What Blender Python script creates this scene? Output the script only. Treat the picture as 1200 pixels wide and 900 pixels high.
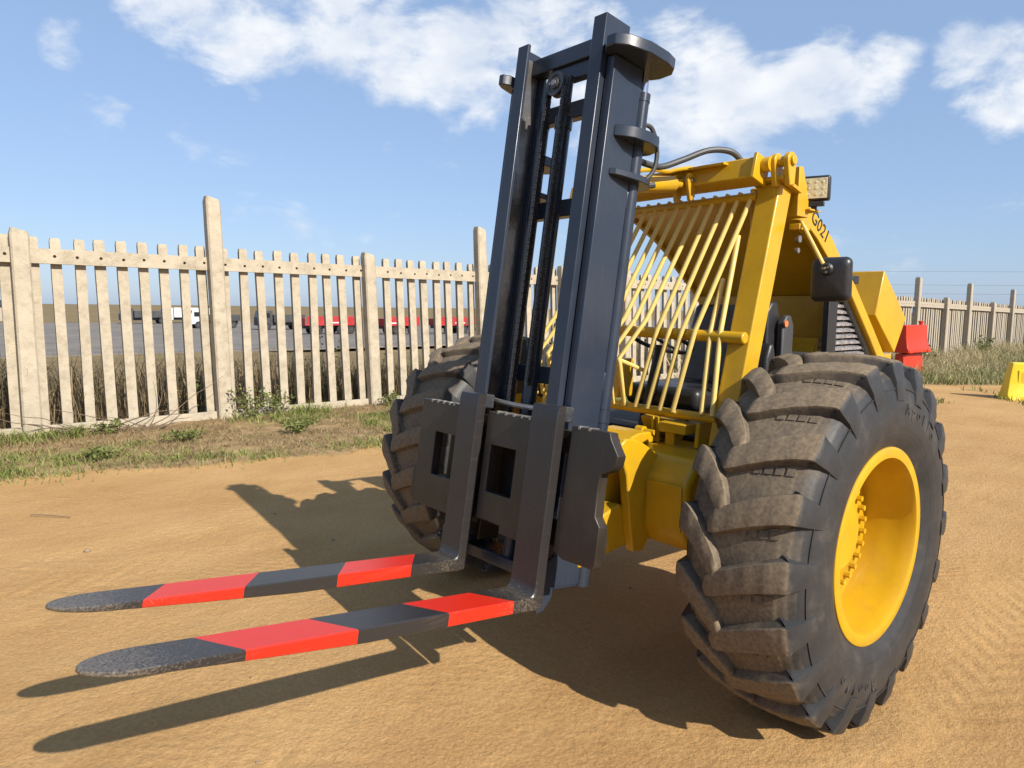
import bpy, math, random
import numpy as np
from mathutils import Vector, Matrix
R = math.radians
random.seed(7); rng = np.random.default_rng(11)
for o in list(bpy.data.objects): bpy.data.objects.remove(o)
sc = bpy.context.scene
col = sc.collection

# ------------------------------------------------------------------ camera
cd = bpy.data.cameras.new('camera'); cam = bpy.data.objects.new('camera', cd); col.objects.link(cam)
cd.sensor_width = 36.0; cd.lens = 24.806; cd.clip_start = 0.05; cd.clip_end = 9000
cr = Vector((-0.758045, 0.652103, 0.011409)); cu = Vector((-0.061132, -0.088458, 0.994202)); cf = Vector((-0.649332, -0.752952, -0.106919))
m = Matrix((cr, cu, -cf)).transposed().to_4x4(); m.translation = Vector((2.7601, 2.0519, 1.5999))
cam.matrix_world = m
sc.camera = cam

# ------------------------------------------------------------------ sky, sun, exposure
SUN_EL = R(35.0)
w = bpy.data.worlds.new('World'); sc.world = w; w.use_nodes = True
nt = w.node_tree; N = nt.nodes; L = nt.links; N.clear()
def wn(t, **k):
    n = N.new(t)
    for a, b in k.items(): setattr(n, a, b)
    return n
wo = wn('ShaderNodeOutputWorld'); bg = wn('ShaderNodeBackground'); bg.inputs[1].default_value = 0.085
sky = wn('ShaderNodeTexSky', sky_type='NISHITA', sun_disc=False, sun_elevation=SUN_EL, sun_rotation=0.0, altitude=0, air_density=1.0, dust_density=.7, ozone_density=4.0)
tc = wn('ShaderNodeTexCoord')
# clouds: broken cumulus; noise shapes them, soft lobes say where they gather
CLOUD = [(-0.2702,-0.9085,0.3256,.95,5),(-0.3102,-0.8920,0.335,1,6.5),(-0.3716,-0.8645,0.3465,1,6),(-0.4281,-0.8418,0.3384,1,6),(-0.27,-0.90,0.375,.9,7),(-0.36,-0.86,0.40,.9,7),
 (-0.5112,-0.8002,0.3238,.9,5),(-0.5624,-0.7599,0.326,1,6.5),(-0.6089,-0.7139,0.3459,1,6),(-0.6505,-0.6939,0.3087,1,6),(-0.5911,-0.7606,0.2784,.9,4.5),(-0.6517,-0.6655,0.3638,.9,5.5),(-0.7042,-0.653,0.2787,1,6),
 (-0.7737,-0.5462,0.326,1,4.5),(-0.799,-0.536,0.2726,1,5),(-0.7814,-0.5739,0.2453,1,5),(-0.7500,-0.6100,0.25,.95,5),(-0.8375,-0.4864,0.2541,1,4.8),(-0.8605,-0.4333,0.2719,1,4.5),(-0.8819,-0.3867,0.2686,.95,4),
 (-0.924,-0.2724,0.2684,.95,4),(-0.937,-0.2429,0.2509,1,4),(-0.95,-0.20,0.26,1,5),(-0.1465,-0.9497,0.2768,.74,3.0),(-0.1750,-0.9607,0.2195,.74,3.0),
 (-0.45,-0.6,0.66,.8,8),(0.2,-0.85,0.45,.9,8),(0.5,-0.8,0.33,.9,7),(-0.97,0.1,0.3,.9,7),(0.9,0.3,0.4,.9,8),(-0.6,0.75,0.30,.9,7)]
acc = None
# wobble the direction a little so that the outlines billow
wob = wn('ShaderNodeTexNoise'); wob.inputs['Scale'].default_value = 9; wob.inputs['Detail'].default_value = 3
L.new(tc.outputs['Generated'], wob.inputs['Vector'])
wsub = wn('ShaderNodeVectorMath', operation='SUBTRACT'); wsub.inputs[1].default_value = (.5, .5, .5); L.new(wob.outputs['Color'], wsub.inputs[0])
wsc = wn('ShaderNodeVectorMath', operation='SCALE'); wsc.inputs['Scale'].default_value = 0.07; L.new(wsub.outputs[0], wsc.inputs[0])
wadd = wn('ShaderNodeVectorMath', operation='ADD'); L.new(tc.outputs['Generated'], wadd.inputs[0]); L.new(wsc.outputs[0], wadd.inputs[1])
wno = wn('ShaderNodeVectorMath', operation='NORMALIZE'); L.new(wadd.outputs[0], wno.inputs[0])
for x, y, z, a, deg in CLOUD:
    v = Vector((x, y, z)).normalized()
    d = wn('ShaderNodeVectorMath', operation='DOT_PRODUCT'); d.inputs[1].default_value = v; L.new(wno.outputs[0], d.inputs[0])
    mr = wn('ShaderNodeMapRange', interpolation_type='SMOOTHSTEP'); mr.inputs[1].default_value = math.cos(R(deg)); mr.inputs[2].default_value = 1.0; mr.inputs[3].default_value = 0; mr.inputs[4].default_value = a
    L.new(d.outputs['Value'], mr.inputs[0])
    if acc is None: acc = mr.outputs[0]
    else:
        mx = wn('ShaderNodeMath', operation='MAXIMUM'); L.new(acc, mx.inputs[0]); L.new(mr.outputs[0], mx.inputs[1]); acc = mx.outputs[0]
mp = wn('ShaderNodeMapping'); mp.inputs['Scale'].default_value = (1, 1, 1.9); L.new(tc.outputs['Generated'], mp.inputs['Vector'])
n1 = wn('ShaderNodeTexNoise'); n1.inputs['Scale'].default_value = 8; n1.inputs['Detail'].default_value = 12; n1.inputs['Roughness'].default_value = .60; n1.inputs['Distortion'].default_value = .25; L.new(mp.outputs[0], n1.inputs['Vector'])
a1 = wn('ShaderNodeMath', operation='MULTIPLY_ADD'); a1.inputs[1].default_value = 3.6; a1.inputs[2].default_value = -2.02; L.new(n1.outputs[0], a1.inputs[0])
a2 = wn('ShaderNodeMath', operation='ADD'); L.new(a1.outputs[0], a2.inputs[0]); L.new(acc, a2.inputs[1])
dm2 = wn('ShaderNodeMapRange', interpolation_type='SMOOTHSTEP'); dm2.inputs[1].default_value = .10; dm2.inputs[2].default_value = 1.05; dm2.inputs[4].default_value = .90; L.new(a2.outputs[0], dm2.inputs[0])
n2 = wn('ShaderNodeTexNoise'); n2.inputs['Scale'].default_value = 9; n2.inputs['Detail'].default_value = 6; L.new(mp.outputs[0], n2.inputs['Vector'])
crp = wn('ShaderNodeValToRGB'); crp.color_ramp.elements[0].position = .36; crp.color_ramp.elements[0].color = (5.6, 6.1, 6.9, 1); crp.color_ramp.elements[1].position = .6; crp.color_ramp.elements[1].color = (7.6, 7.7, 7.8, 1)
L.new(n2.outputs[0], crp.inputs[0])
mixc = wn('ShaderNodeMix', data_type='RGBA'); L.new(dm2.outputs[0], mixc.inputs['Factor']); hs = wn('ShaderNodeHueSaturation'); hs.inputs['Saturation'].default_value = .93; hs.inputs['Value'].default_value = 1.0; tint = wn('ShaderNodeMix', data_type='RGBA', blend_type='MULTIPLY'); tint.inputs['Factor'].default_value = 1; tint.inputs[7].default_value = (1.0, .965, 1.0, 1); L.new(sky.outputs[0], tint.inputs[6]); L.new(tint.outputs[2], hs.inputs['Color']); veil = wn('ShaderNodeMix', data_type='RGBA'); veil.inputs['Factor'].default_value = .5; veil.inputs[7].default_value = (3.05, 4.5, 6.9, 1); L.new(hs.outputs[0], veil.inputs[6]); L.new(veil.outputs[2], mixc.inputs[6]); L.new(crp.outputs[0], mixc.inputs[7])
L.new(mixc.outputs[2], bg.inputs[0]); L.new(bg.outputs[0], wo.inputs[0])

sd = bpy.data.lights.new('sun', 'SUN'); sd.energy = 5.0; sd.angle = R(.53); sd.color = (1.0, .93, .82)
sun = bpy.data.objects.new('sun', sd); col.objects.link(sun); sun.location = (0, 20, 20)
sun.rotation_euler = Vector((0, math.cos(SUN_EL), math.sin(SUN_EL))).to_track_quat('Z', 'Y').to_euler()
sc.view_settings.view_transform = 'Standard'; sc.view_settings.look = 'None'; sc.view_settings.gamma = 1.0; sc.view_settings.use_curve_mapping = False
sc.view_settings.exposure = 0.65

# ------------------------------------------------------------------ materials
MATS = {}
ALB = .81   # paints and soils sit a little darker, exposure a little higher
def mat(name, base, rough=.5, var=.12, scale=6.0, bump=0.0, bscale=40.0, metal=0.0, spec=.5, coat=0.0, dirt=None, dirt_amt=.5, dirt_scale=3.0, detail=6, rvar=.1, scratch=None, scratch_amt=.4, scratch_map=(60, 60, 2.2)):
    if name in MATS: return MATS[name]
    if metal < .5:
        base = tuple(c*ALB for c in base); dirt = tuple(c*ALB for c in dirt) if dirt else None; scratch = tuple(c*ALB for c in scratch) if scratch else None
    M = bpy.data.materials.new(name); M.use_nodes = True; t = M.node_tree; n = t.nodes; l = t.links
    b = n['Principled BSDF']; b.inputs['Metallic'].default_value = metal; b.inputs['Specular IOR Level'].default_value = spec
    if coat: b.inputs['Coat Weight'].default_value = coat; b.inputs['Coat Roughness'].default_value = .12
    geo = n.new('ShaderNodeNewGeometry')
    nz = n.new('ShaderNodeTexNoise'); nz.inputs['Scale'].default_value = scale; nz.inputs['Detail'].default_value = detail; nz.inputs['Roughness'].default_value = .6
    l.new(geo.outputs['Position'], nz.inputs['Vector'])
    rp = n.new('ShaderNodeValToRGB'); rp.color_ramp.elements[0].position = .3; rp.color_ramp.elements[1].position = .72
    c0 = [max(0, c*(1-var)) for c in base]; c1 = [min(1, c*(1+var)) for c in base]
    rp.color_ramp.elements[0].color = (*c0, 1); rp.color_ramp.elements[1].color = (*c1, 1)
    l.new(nz.outputs[0], rp.inputs[0]); out = rp.outputs[0]
    if dirt:
        nd = n.new('ShaderNodeTexNoise'); nd.inputs['Scale'].default_value = dirt_scale; nd.inputs['Detail'].default_value = 10; nd.inputs['Roughness'].default_value = .7
        l.new(geo.outputs['Position'], nd.inputs['Vector'])
        mr = n.new('ShaderNodeMapRange'); mr.inputs[1].default_value = .48; mr.inputs[2].default_value = .72; mr.inputs[4].default_value = dirt_amt; l.new(nd.outputs[0], mr.inputs[0])
        mx = n.new('ShaderNodeMix'); mx.data_type = 'RGBA'; mx.inputs[7].default_value = (*dirt, 1); l.new(mr.outputs[0], mx.inputs['Factor']); l.new(out, mx.inputs[6]); out = mx.outputs[2]
    if scratch:
        ms_ = n.new('ShaderNodeMapping'); ms_.inputs['Scale'].default_value = scratch_map; ms_.inputs['Rotation'].default_value = (0, R(8), R(12)); l.new(geo.outputs['Position'], ms_.inputs['Vector'])
        ns = n.new('ShaderNodeTexNoise'); ns.inputs['Scale'].default_value = 1.0; ns.inputs['Detail'].default_value = 5; ns.inputs['Roughness'].default_value = .75; l.new(ms_.outputs[0], ns.inputs['Vector'])
        mr3 = n.new('ShaderNodeMapRange'); mr3.inputs[1].default_value = .60; mr3.inputs[2].default_value = .74; mr3.inputs[4].default_value = scratch_amt; l.new(ns.outputs[0], mr3.inputs[0])
        mx3 = n.new('ShaderNodeMix'); mx3.data_type = 'RGBA'; mx3.inputs[7].default_value = (*scratch, 1); l.new(mr3.outputs[0], mx3.inputs['Factor']); l.new(out, mx3.inputs[6]); out = mx3.outputs[2]
    l.new(out, b.inputs['Base Color'])
    mr2 = n.new('ShaderNodeMapRange'); mr2.inputs[3].default_value = max(.02, rough-rvar); mr2.inputs[4].default_value = min(1, rough+rvar); l.new(nz.outputs[0], mr2.inputs[0]); l.new(mr2.outputs[0], b.inputs['Roughness'])
    if bump:
        nb = n.new('ShaderNodeTexNoise'); nb.inputs['Scale'].default_value = bscale; nb.inputs['Detail'].default_value = 4; l.new(geo.outputs['Position'], nb.inputs['Vector'])
        bp = n.new('ShaderNodeBump'); bp.inputs['Strength'].default_value = bump; bp.inputs['Distance'].default_value = .01; l.new(nb.outputs[0], bp.inputs['Height']); l.new(bp.outputs[0], b.inputs['Normal'])
    MATS[name] = M
    return M
def flat(name, base, rough=.5, metal=0, spec=.5):
    return mat(name, base, rough, .06, 8, 0, metal=metal, spec=spec)

YEL = mat('yellow_paint', (.60, .348, .010), .36, .09, 5, .05, 26, spec=.4, coat=.15, dirt=(.34, .19, .045), dirt_amt=.42, dirt_scale=4, scratch=(.30, .17, .05), scratch_amt=.35)
YELT = mat('pale_yellow_paint', (.76, .56, .17), .4, .06, 12, spec=.4)
NAVY = mat('dark_blue_grey_paint', (.028, .037, .057), .27, .14, 4, .05, 22, spec=.45, dirt=(.05, .047, .043), dirt_amt=.22, dirt_scale=4, scratch=(.085, .085, .09), scratch_amt=.3)
CARB = mat('brownish_black_paint', (.034, .028, .022), .33, .16, 5, .06, 24, spec=.42, dirt=(.075, .058, .042), dirt_amt=.35, dirt_scale=5, scratch=(.10, .085, .07), scratch_amt=.3)  # brownish black base with random lighter brown patches and streaks
NAVYW = mat('worn_dark_paint', (.030, .034, .042), .42, .2, 14, .15, 60, spec=.5, dirt=(.17, .15, .12), dirt_amt=.55, dirt_scale=16)
BLK = mat('black_plastic', (.018, .018, .02), .42, .2, 20, .1, 90)
HOSE = mat('grey_black_hose', (.045, .047, .05), .55, .2, 20)
GREASE = mat('greased_steel', (.03, .03, .032), .3, .4, 30, .4, 80, spec=.6)
CHROME = mat('chromed_steel', (.7, .7, .72), .12, .04, 5, metal=1.0)
STEEL = mat('bare_steel', (.32, .30, .28), .4, .2, 12, metal=.8)
RUBST = mat('rubbed_greasy_steel', (.16, .15, .14), .3, .5, 5, .2, 40, metal=.55, dirt=(.02, .02, .022), dirt_amt=.9, dirt_scale=3, scratch=(.4, .38, .35), scratch_amt=.5, scratch_map=(90, 90, 1.2))
RUBBER = None
CONC = mat('cast_concrete', (.475, .412, .312), .9, .13, 5, .6, 60, spec=.2, dirt=(.22, .175, .12), dirt_amt=.55, dirt_scale=9)
CONCD = mat('weathered_concrete', (.44, .385, .30), .9, .18, 7, .5, 60, spec=.2, dirt=(.20, .16, .12), dirt_amt=.6, dirt_scale=7)
REDP = mat('red_plastic', (.60, .034, .005), .45, .08, 4, spec=.4, dirt=(.45, .05, .03), dirt_amt=.4)
YPL = mat('yellow_plastic', (.86, .58, .015), .45, .08, 4, spec=.4, dirt=(.6, .42, .05), dirt_amt=.3)
TRED = mat('red_vehicle_paint', (.42, .025, .025), .45, .2, 2)
TWHITE = mat('white_vehicle_paint', (.75, .75, .73), .4, .08, 2)
TDARK = mat('dark_vehicle_paint', (.05, .05, .055), .5, .3, 2)
GLASS = mat('dark_glass', (.02, .025, .03), .08, .1, 2, spec=.8)
RUB = mat('plain_rubber', (.022, .022, .023), .7, .25, 12)
STEMM = mat('dry_twig', (.16, .11, .075), .85, .25, 12)

# ------------------------------------------------------------------ mesh helpers
ORG = {}
class MB:
    def __init__(s, T=None): s.v = []; s.f = []; s.m = []; s.T = T; s.mi = 0
    def add(s, vs, fs):
        b = len(s.v)
        for p in vs: s.v.append(tuple(s.T(p)) if s.T else tuple(p))
        for f in fs: s.f.append(tuple(i+b for i in f)); s.m.append(s.mi)
        return s
    def box(s, x0, x1, y0, y1, z0, z1):
        vs = [(x, y, z) for z in (z0, z1) for y in (y0, y1) for x in (x0, x1)]
        return s.add(vs, [(0, 2, 3, 1), (4, 5, 7, 6), (0, 1, 5, 4), (2, 6, 7, 3), (0, 4, 6, 2), (1, 3, 7, 5)])
    def obox(s, c, ax, ay, az, hx, hy, hz):
        c = Vector(c); ax = Vector(ax).normalized(); ay = Vector(ay).normalized(); az = Vector(az).normalized()
        vs = [c+ax*hx*i+ay*hy*j+az*hz*k for k in (-1, 1) for j in (-1, 1) for i in (-1, 1)]
        return s.add(vs, [(0, 2, 3, 1), (4, 5, 7, 6), (0, 1, 5, 4), (2, 6, 7, 3), (0, 4, 6, 2), (1, 3, 7, 5)])
    def prism(s, poly, axis, lo, hi):
        # poly is 2D in the remaining axes order (x,y,z without axis)
        def P(q, t):
            if axis == 'x': return (t, q[0], q[1])
            if axis == 'y': return (q[0], t, q[1])
            return (q[0], q[1], t)
        n = len(poly); ar = sum(poly[i][0]*poly[(i+1) % n][1]-poly[(i+1) % n][0]*poly[i][1] for i in range(n))
        if ar < 0: poly = poly[::-1]
        vs = [P(q, lo) for q in poly]+[P(q, hi) for q in poly]
        fs = [tuple(range(n-1, -1, -1)), tuple(range(n, 2*n))]+[(i, (i+1) % n, n+(i+1) % n, n+i) for i in range(n)]
        if axis == 'y': fs = [f[::-1] for f in fs]
        return s.add(vs, fs)
    def frame(s, outer, holes, axis, lo, hi):
        # rectangular plate with rectangular holes, cut on the grid of the hole edges
        xs = sorted({outer[0], outer[1], *[h[0] for h in holes], *[h[1] for h in holes]}); ys = sorted({outer[2], outer[3], *[h[2] for h in holes], *[h[3] for h in holes]})
        nx, ny = len(xs)-1, len(ys)-1
        solid = [[not any(h[0] <= (xs[i]+xs[i+1])/2 <= h[1] and h[2] <= (ys[j]+ys[j+1])/2 <= h[3] for h in holes) for j in range(ny)] for i in range(nx)]
        idx = {}; vs = []; fs = []
        def V(i, j, k):
            if (i, j, k) not in idx:
                idx[(i, j, k)] = len(vs); t = (lo, hi)[k]; a, b = xs[i], ys[j]
                vs.append((t, a, b) if axis == 'x' else (a, t, b) if axis == 'y' else (a, b, t))
            return idx[(i, j, k)]
        S = lambda i, j: 0 <= i < nx and 0 <= j < ny and solid[i][j]
        for i in range(nx):
            for j in range(ny):
                if not solid[i][j]: continue
                fs.append((V(i, j, 0), V(i, j+1, 0), V(i+1, j+1, 0), V(i+1, j, 0))); fs.append((V(i, j, 1), V(i+1, j, 1), V(i+1, j+1, 1), V(i, j+1, 1)))
                if not S(i-1, j): fs.append((V(i, j, 0), V(i, j, 1), V(i, j+1, 1), V(i, j+1, 0)))
                if not S(i+1, j): fs.append((V(i+1, j, 0), V(i+1, j+1, 0), V(i+1, j+1, 1), V(i+1, j, 1)))
                if not S(i, j-1): fs.append((V(i, j, 0), V(i+1, j, 0), V(i+1, j, 1), V(i, j, 1)))
                if not S(i, j+1): fs.append((V(i, j+1, 0), V(i, j+1, 1), V(i+1, j+1, 1), V(i+1, j+1, 0)))
        if axis == 'y': fs = [f[::-1] for f in fs]
        return s.add(vs, fs)
    def tube(s, pts, r, n=10, cap=True):
        pts = [Vector(p) for p in pts]; rs = r if isinstance(r, (list, tuple)) else [r]*len(pts)
        vs = []; fs = []; t0 = (pts[1]-pts[0]).normalized(); up = Vector((0, 0, 1)) if abs(t0.z) < .9 else Vector((1, 0, 0)); a = t0.cross(up).normalized()
        for i, p in enumerate(pts):
            t = ((pts[min(i+1, len(pts)-1)]-p).normalized()+(p-pts[max(i-1, 0)]).normalized())
            t = t.normalized() if t.length > 1e-6 else t0
            a = (a-t*a.dot(t)).normalized(); b = t.cross(a)
            for k in range(n):
                q = 2*math.pi*k/n; vs.append(p+(a*math.cos(q)+b*math.sin(q))*rs[i])
        for i in range(len(pts)-1):
            for k in range(n): fs.append((i*n+k, i*n+(k+1) % n, (i+1)*n+(k+1) % n, (i+1)*n+k))
        if cap: fs.append(tuple(range(n-1, -1, -1))); fs.append(tuple((len(pts)-1)*n+k for k in range(n)))
        return s.add(vs, fs)
    def cyl(s, p0, p1, r, n=20, r1=None): return s.tube([p0, p1], [r, r if r1 is None else r1], n)
    def lathe(s, prof, c, axis='y', n=64, closed=False):
        # prof: (t along axis, radius)
        vs = []; fs = []; k = len(prof)
        for i in range(n):
            q = 2*math.pi*i/n; co, si = math.cos(q), math.sin(q)
            for t, r in prof:
                if axis == 'y': vs.append((c[0]+r*co, c[1]+t, c[2]+r*si))
                elif axis == 'z': vs.append((c[0]+r*co, c[1]+r*si, c[2]+t))
                else: vs.append((c[0]+t, c[1]+r*co, c[2]+r*si))
        for i in range(n):
            j = (i+1) % n
            for a in range(k-1 if not closed else k):
                b = (a+1) % k; fs.append((i*k+a, i*k+b, j*k+b, j*k+a))
        return s.add(vs, fs)
    def build(s, name, mats, parent=None, bevel=0.0, smooth=35, seg=2, origin=None):
        me = bpy.data.meshes.new(name); v = np.array(s.v, float)
        if origin is None:
            lo, hi = v.min(0), v.max(0); origin = ((lo[0]+hi[0])/2, (lo[1]+hi[1])/2, lo[2])
        o0 = np.array(origin); me.from_pydata((v-o0).tolist(), [], s.f)
        if not isinstance(mats, (list, tuple)): mats = [mats]
        for q in mats: me.materials.append(q)
        if len(mats) > 1: me.polygons.foreach_set('material_index', s.m)
        me.update()
        if smooth:
            me.polygons.foreach_set('use_smooth', [True]*len(me.polygons)); me.set_sharp_from_angle(angle=R(smooth))
        ob = bpy.data.objects.new(name, me); col.objects.link(ob); ORG[ob] = Vector(o0)
        if parent is not None: ob.parent = parent; ob.location = Vector(o0)-ORG[parent]
        else: ob.location = Vector(o0)
        if bevel:
            b = ob.modifiers.new('bevel', 'BEVEL'); b.width = bevel; b.segments = seg; b.limit_method = 'ANGLE'; b.angle_limit = R(40)
        return ob
def thing(name, loc, label, cat, group=None):
    o = bpy.data.objects.new(name, None); col.objects.link(o); o.location = loc; o.empty_display_size = .2; ORG[o] = Vector(loc)
    o['label'] = label; o['category'] = cat
    if group: o['group'] = group
    return o
def tag(o, label=None, cat=None, group=None, kind=None):
    for k, v in (('label', label), ('category', cat), ('group', group), ('kind', kind)):
        if v: o[k] = v
    return o
def share(ob, parent, dloc, rot=None):
    c = ob.copy(); col.objects.link(c); c.parent = parent; c.location = dloc
    if rot is not None: c.rotation_euler = rot
    return c
def bez(pts, n=24):
    # Catmull-Rom through the points
    P = [Vector(p) for p in pts]; P = [P[0]*2-P[1]]+P+[P[-1]*2-P[-2]]; out = []
    for i in range(1, len(P)-2):
        for k in range(n//(len(P)-3)+1):
            t = k/(n//(len(P)-3)+1); a, b, c, d = P[i-1], P[i], P[i+1], P[i+2]
            out.append(.5*((2*b)+(c-a)*t+(2*a-5*b+4*c-d)*t*t+(3*b-a-3*c+d)*t**3))
    out.append(P[-2]); return out
def vnoise(x, y, seed=0):
    xi = np.floor(x).astype(np.int64); yi = np.floor(y).astype(np.int64); fx = x-xi; fy = y-yi
    fx = fx*fx*(3-2*fx); fy = fy*fy*(3-2*fy)
    def h(a, b):
        n = (a*374761393+b*668265263+seed*1442695041) & 0xffffffff
        n = ((n ^ (n >> 13))*1274126177) & 0xffffffff
        return ((n ^ (n >> 16)) & 0xffff)/65535.0
    return (h(xi, yi)*(1-fx)+h(xi+1, yi)*fx)*(1-fy)+(h(xi, yi+1)*(1-fx)+h(xi+1, yi+1)*fx)*fy
def fbm(x, y, sc_, o=4, seed=0):
    s = 0; a = 1; t = 0
    for k in range(o): s = s+a*(vnoise(x*sc_*2**k+31.7*k, y*sc_*2**k+17.3*k, seed+k)-.5); t += a; a *= .5
    return s/t
def sstep(a, b, x): t = np.clip((x-a)/(b-a), 0, 1); return t*t*(3-2*t)

# ------------------------------------------------------------------ ground
FY = -8.0
def verge_mask(x, y):
    edge = -5.35+.9*fbm(x, y, .45, 4, 3)*2+.018*(x-1)
    edge2 = -3.4+1.2*fbm(x, y, .4, 4, 9)*2
    f = np.where(x < -8.5, edge2, edge)
    # a strip of sand runs on behind the machine towards the barriers
    return sstep(.35, -.35, y-f)
def ground_h(x, y):
    d = np.hypot(x-1.5, y+1)
    near = np.exp(-(d/9.0)**2)
    h = .05*fbm(x, y, .22, 3, 1)+near*(.020*fbm(x, y, 1.1, 3, 2)+.011*fbm(x, y, 5.0, 3, 4))
    h = h+near*.006*np.abs(fbm(x, y, 14., 2, 6))
    # faint tyre ruts running past the machine
    for yc, ph, a in ((1.25, 0, 1.0), (1.75, 1.7, .9), (.35, 2.6, .6), (-.25, .6, .7), (-2.5, 2.1, .8), (-3.1, .9, .8)):
        yy = y-yc-.12*np.sin(x*.35+ph)-.05*x*(1 if yc > 0 else -.4)
        band = np.exp(-(yy/.17)**2); chev = np.sin((x+np.abs(yy)*1.1+ph)*2*math.pi/.15)
        h = h+near*a*band*(-.007+.005*chev*sstep(-.06, .14, fbm(x, y, .9, 3, 12)))
    vm = verge_mask(x, y); h = h+vm*(.03+.035*fbm(x, y, 2.6, 3, 8))*np.exp(-(d/40)**2)
    h = h-.30*sstep(-12, -22, x)*sstep(3, -3, y)
    # push up small sand berms round the wheels
    for wy in (.79, -1.28):
        dd = np.hypot((x)/.34, (y-wy)/.33); h = h*(1-.8*np.exp(-dd**2))+.012*np.exp(-((dd-1.0)/.3)**2)
    h = h-1.5*sstep(-9.5, -40, y)
    return h
inn = np.arange(-3.4, 3.4001, .025); stp = .025*1.068**np.arange(1, 136); out_ = 3.4+np.cumsum(stp)
wv = np.concatenate([-out_[::-1], inn, out_]); NG = len(wv)   # fine grid near the camera, growing out to the horizon
gx, gy = np.meshgrid(wv+1.2, wv-.6, indexing='ij'); gz = ground_h(gx, gy)
gm = bpy.data.meshes.new('ground'); nv = NG*NG
gm.vertices.add(nv); gm.vertices.foreach_set('co', np.stack([gx, gy, gz], -1).ravel())
ii, jj = np.meshgrid(np.arange(NG-1), np.arange(NG-1), indexing='ij'); a0 = (ii*NG+jj).ravel()
q = np.stack([a0, a0+NG, a0+NG+1, a0+1], -1); nf = len(q)
gm.loops.add(nf*4); gm.loops.foreach_set('vertex_index', q.ravel()); gm.polygons.add(nf); gm.polygons.foreach_set('loop_start', np.arange(nf)*4); gm.polygons.foreach_set('use_smooth', np.ones(nf, bool))
gm.update(); gm.validate()
at = gm.attributes.new('verge', 'FLOAT', 'POINT'); at.data.foreach_set('value', verge_mask(gx, gy).ravel())
ground = bpy.data.objects.new('ground', gm); col.objects.link(ground); ground['kind'] = 'structure'
G = bpy.data.materials.new('sandy_ground'); G.use_nodes = True; gt_ = G.node_tree; n = gt_.nodes; l = gt_.links; b = n['Principled BSDF']; b.inputs['Roughness'].default_value = .95; b.inputs['Specular IOR Level'].default_value = .12
geo = n.new('ShaderNodeNewGeometry')
def gnoise(s, det=6, rough=.6, vec=None):
    z = n.new('ShaderNodeTexNoise'); z.inputs['Scale'].default_value = s; z.inputs['Detail'].default_value = det; z.inputs['Roughness'].default_value = rough; l.new(vec or geo.outputs['Position'], z.inputs['Vector']); return z
def gramp(src, p0, c0, p1, c1):
    r = n.new('ShaderNodeValToRGB'); r.color_ramp.elements[0].position = p0; r.color_ramp.elements[0].color = (*c0, 1); r.color_ramp.elements[1].position = p1; r.color_ramp.elements[1].color = (*c1, 1); l.new(src, r.inputs[0]); return r.outputs[0]
def gmix(f, a_, b_, typ='MIX'):
    x = n.new('ShaderNodeMix'); x.data_type = 'RGBA'; x.blend_type = typ
    if isinstance(f, float): x.inputs['Factor'].default_value = f
    else: l.new(f, x.inputs['Factor'])
    for s_, k in ((a_, 6), (b_, 7)):
        if isinstance(s_, tuple): x.inputs[k].default_value = (*s_, 1)
        else: l.new(s_, x.inputs[k])
    return x.outputs[2]
mpg = n.new('ShaderNodeMapping'); mpg.inputs['Scale'].default_value = (.35, 1.6, 1); mpg.inputs['Rotation'].default_value = (0, 0, R(4)); l.new(geo.outputs['Position'], mpg.inputs['Vector'])
sand = gramp(gnoise(.8, 8).outputs[0], .3, (.41, .245, .105), .72, (.54, .345, .162))
streak = gnoise(2.2, 7, .65, mpg.outputs[0]); sand = gmix(gramp(streak.outputs[0], .45, (0, 0, 0), .75, (.6, .6, .6)), sand, (.53, .35, .175))
fine = gnoise(60, 6, .7); sand = gmix(.45, sand, gramp(fine.outputs[0], .25, (.26, .26, .26), .75, (.82, .82, .82)), 'OVERLAY')
speck = n.new('ShaderNodeTexVoronoi'); speck.inputs['Scale'].default_value = 34; l.new(geo.outputs['Position'], speck.inputs['Vector'])
spf = gramp(speck.outputs['Distance'], .06, (1, 1, 1), .13, (0, 0, 0)); spn = gramp(gnoise(5).outputs[0], .55, (0, 0, 0), .66, (.65, .65, .65))
sand = gmix(gmix(1.0, spf, spn, 'MULTIPLY'), sand, (.19, .115, .06))
av = n.new('ShaderNodeAttribute'); av.attribute_name = 'verge'
vergec = gramp(gnoise(3.5, 9, .7).outputs[0], .3, (.20, .135, .07), .7, (.47, .34, .19))
vergec = gmix(gramp(gnoise(1.3, 7).outputs[0], .52, (0, 0, 0), .72, (.55, .55, .55)), vergec, (.15, .15, .06))
vn = gnoise(2.0, 8, .7); vadd = n.new('ShaderNodeMath'); vadd.operation = 'MULTIPLY_ADD'; vadd.inputs[1].default_value = 1.0; l.new(vn.outputs[0], vadd.inputs[0])
vsub = n.new('ShaderNodeMath'); vsub.operation = 'SUBTRACT'; vsub.inputs[1].default_value = .5; l.new(av.outputs['Fac'], vsub.inputs[0]); l.new(vsub.outputs[0], vadd.inputs[2])
vf = gramp(vadd.outputs[0], .36, (0, 0, 0), .62, (1, 1, 1))
base = gmix(vf, sand, vergec)
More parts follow.
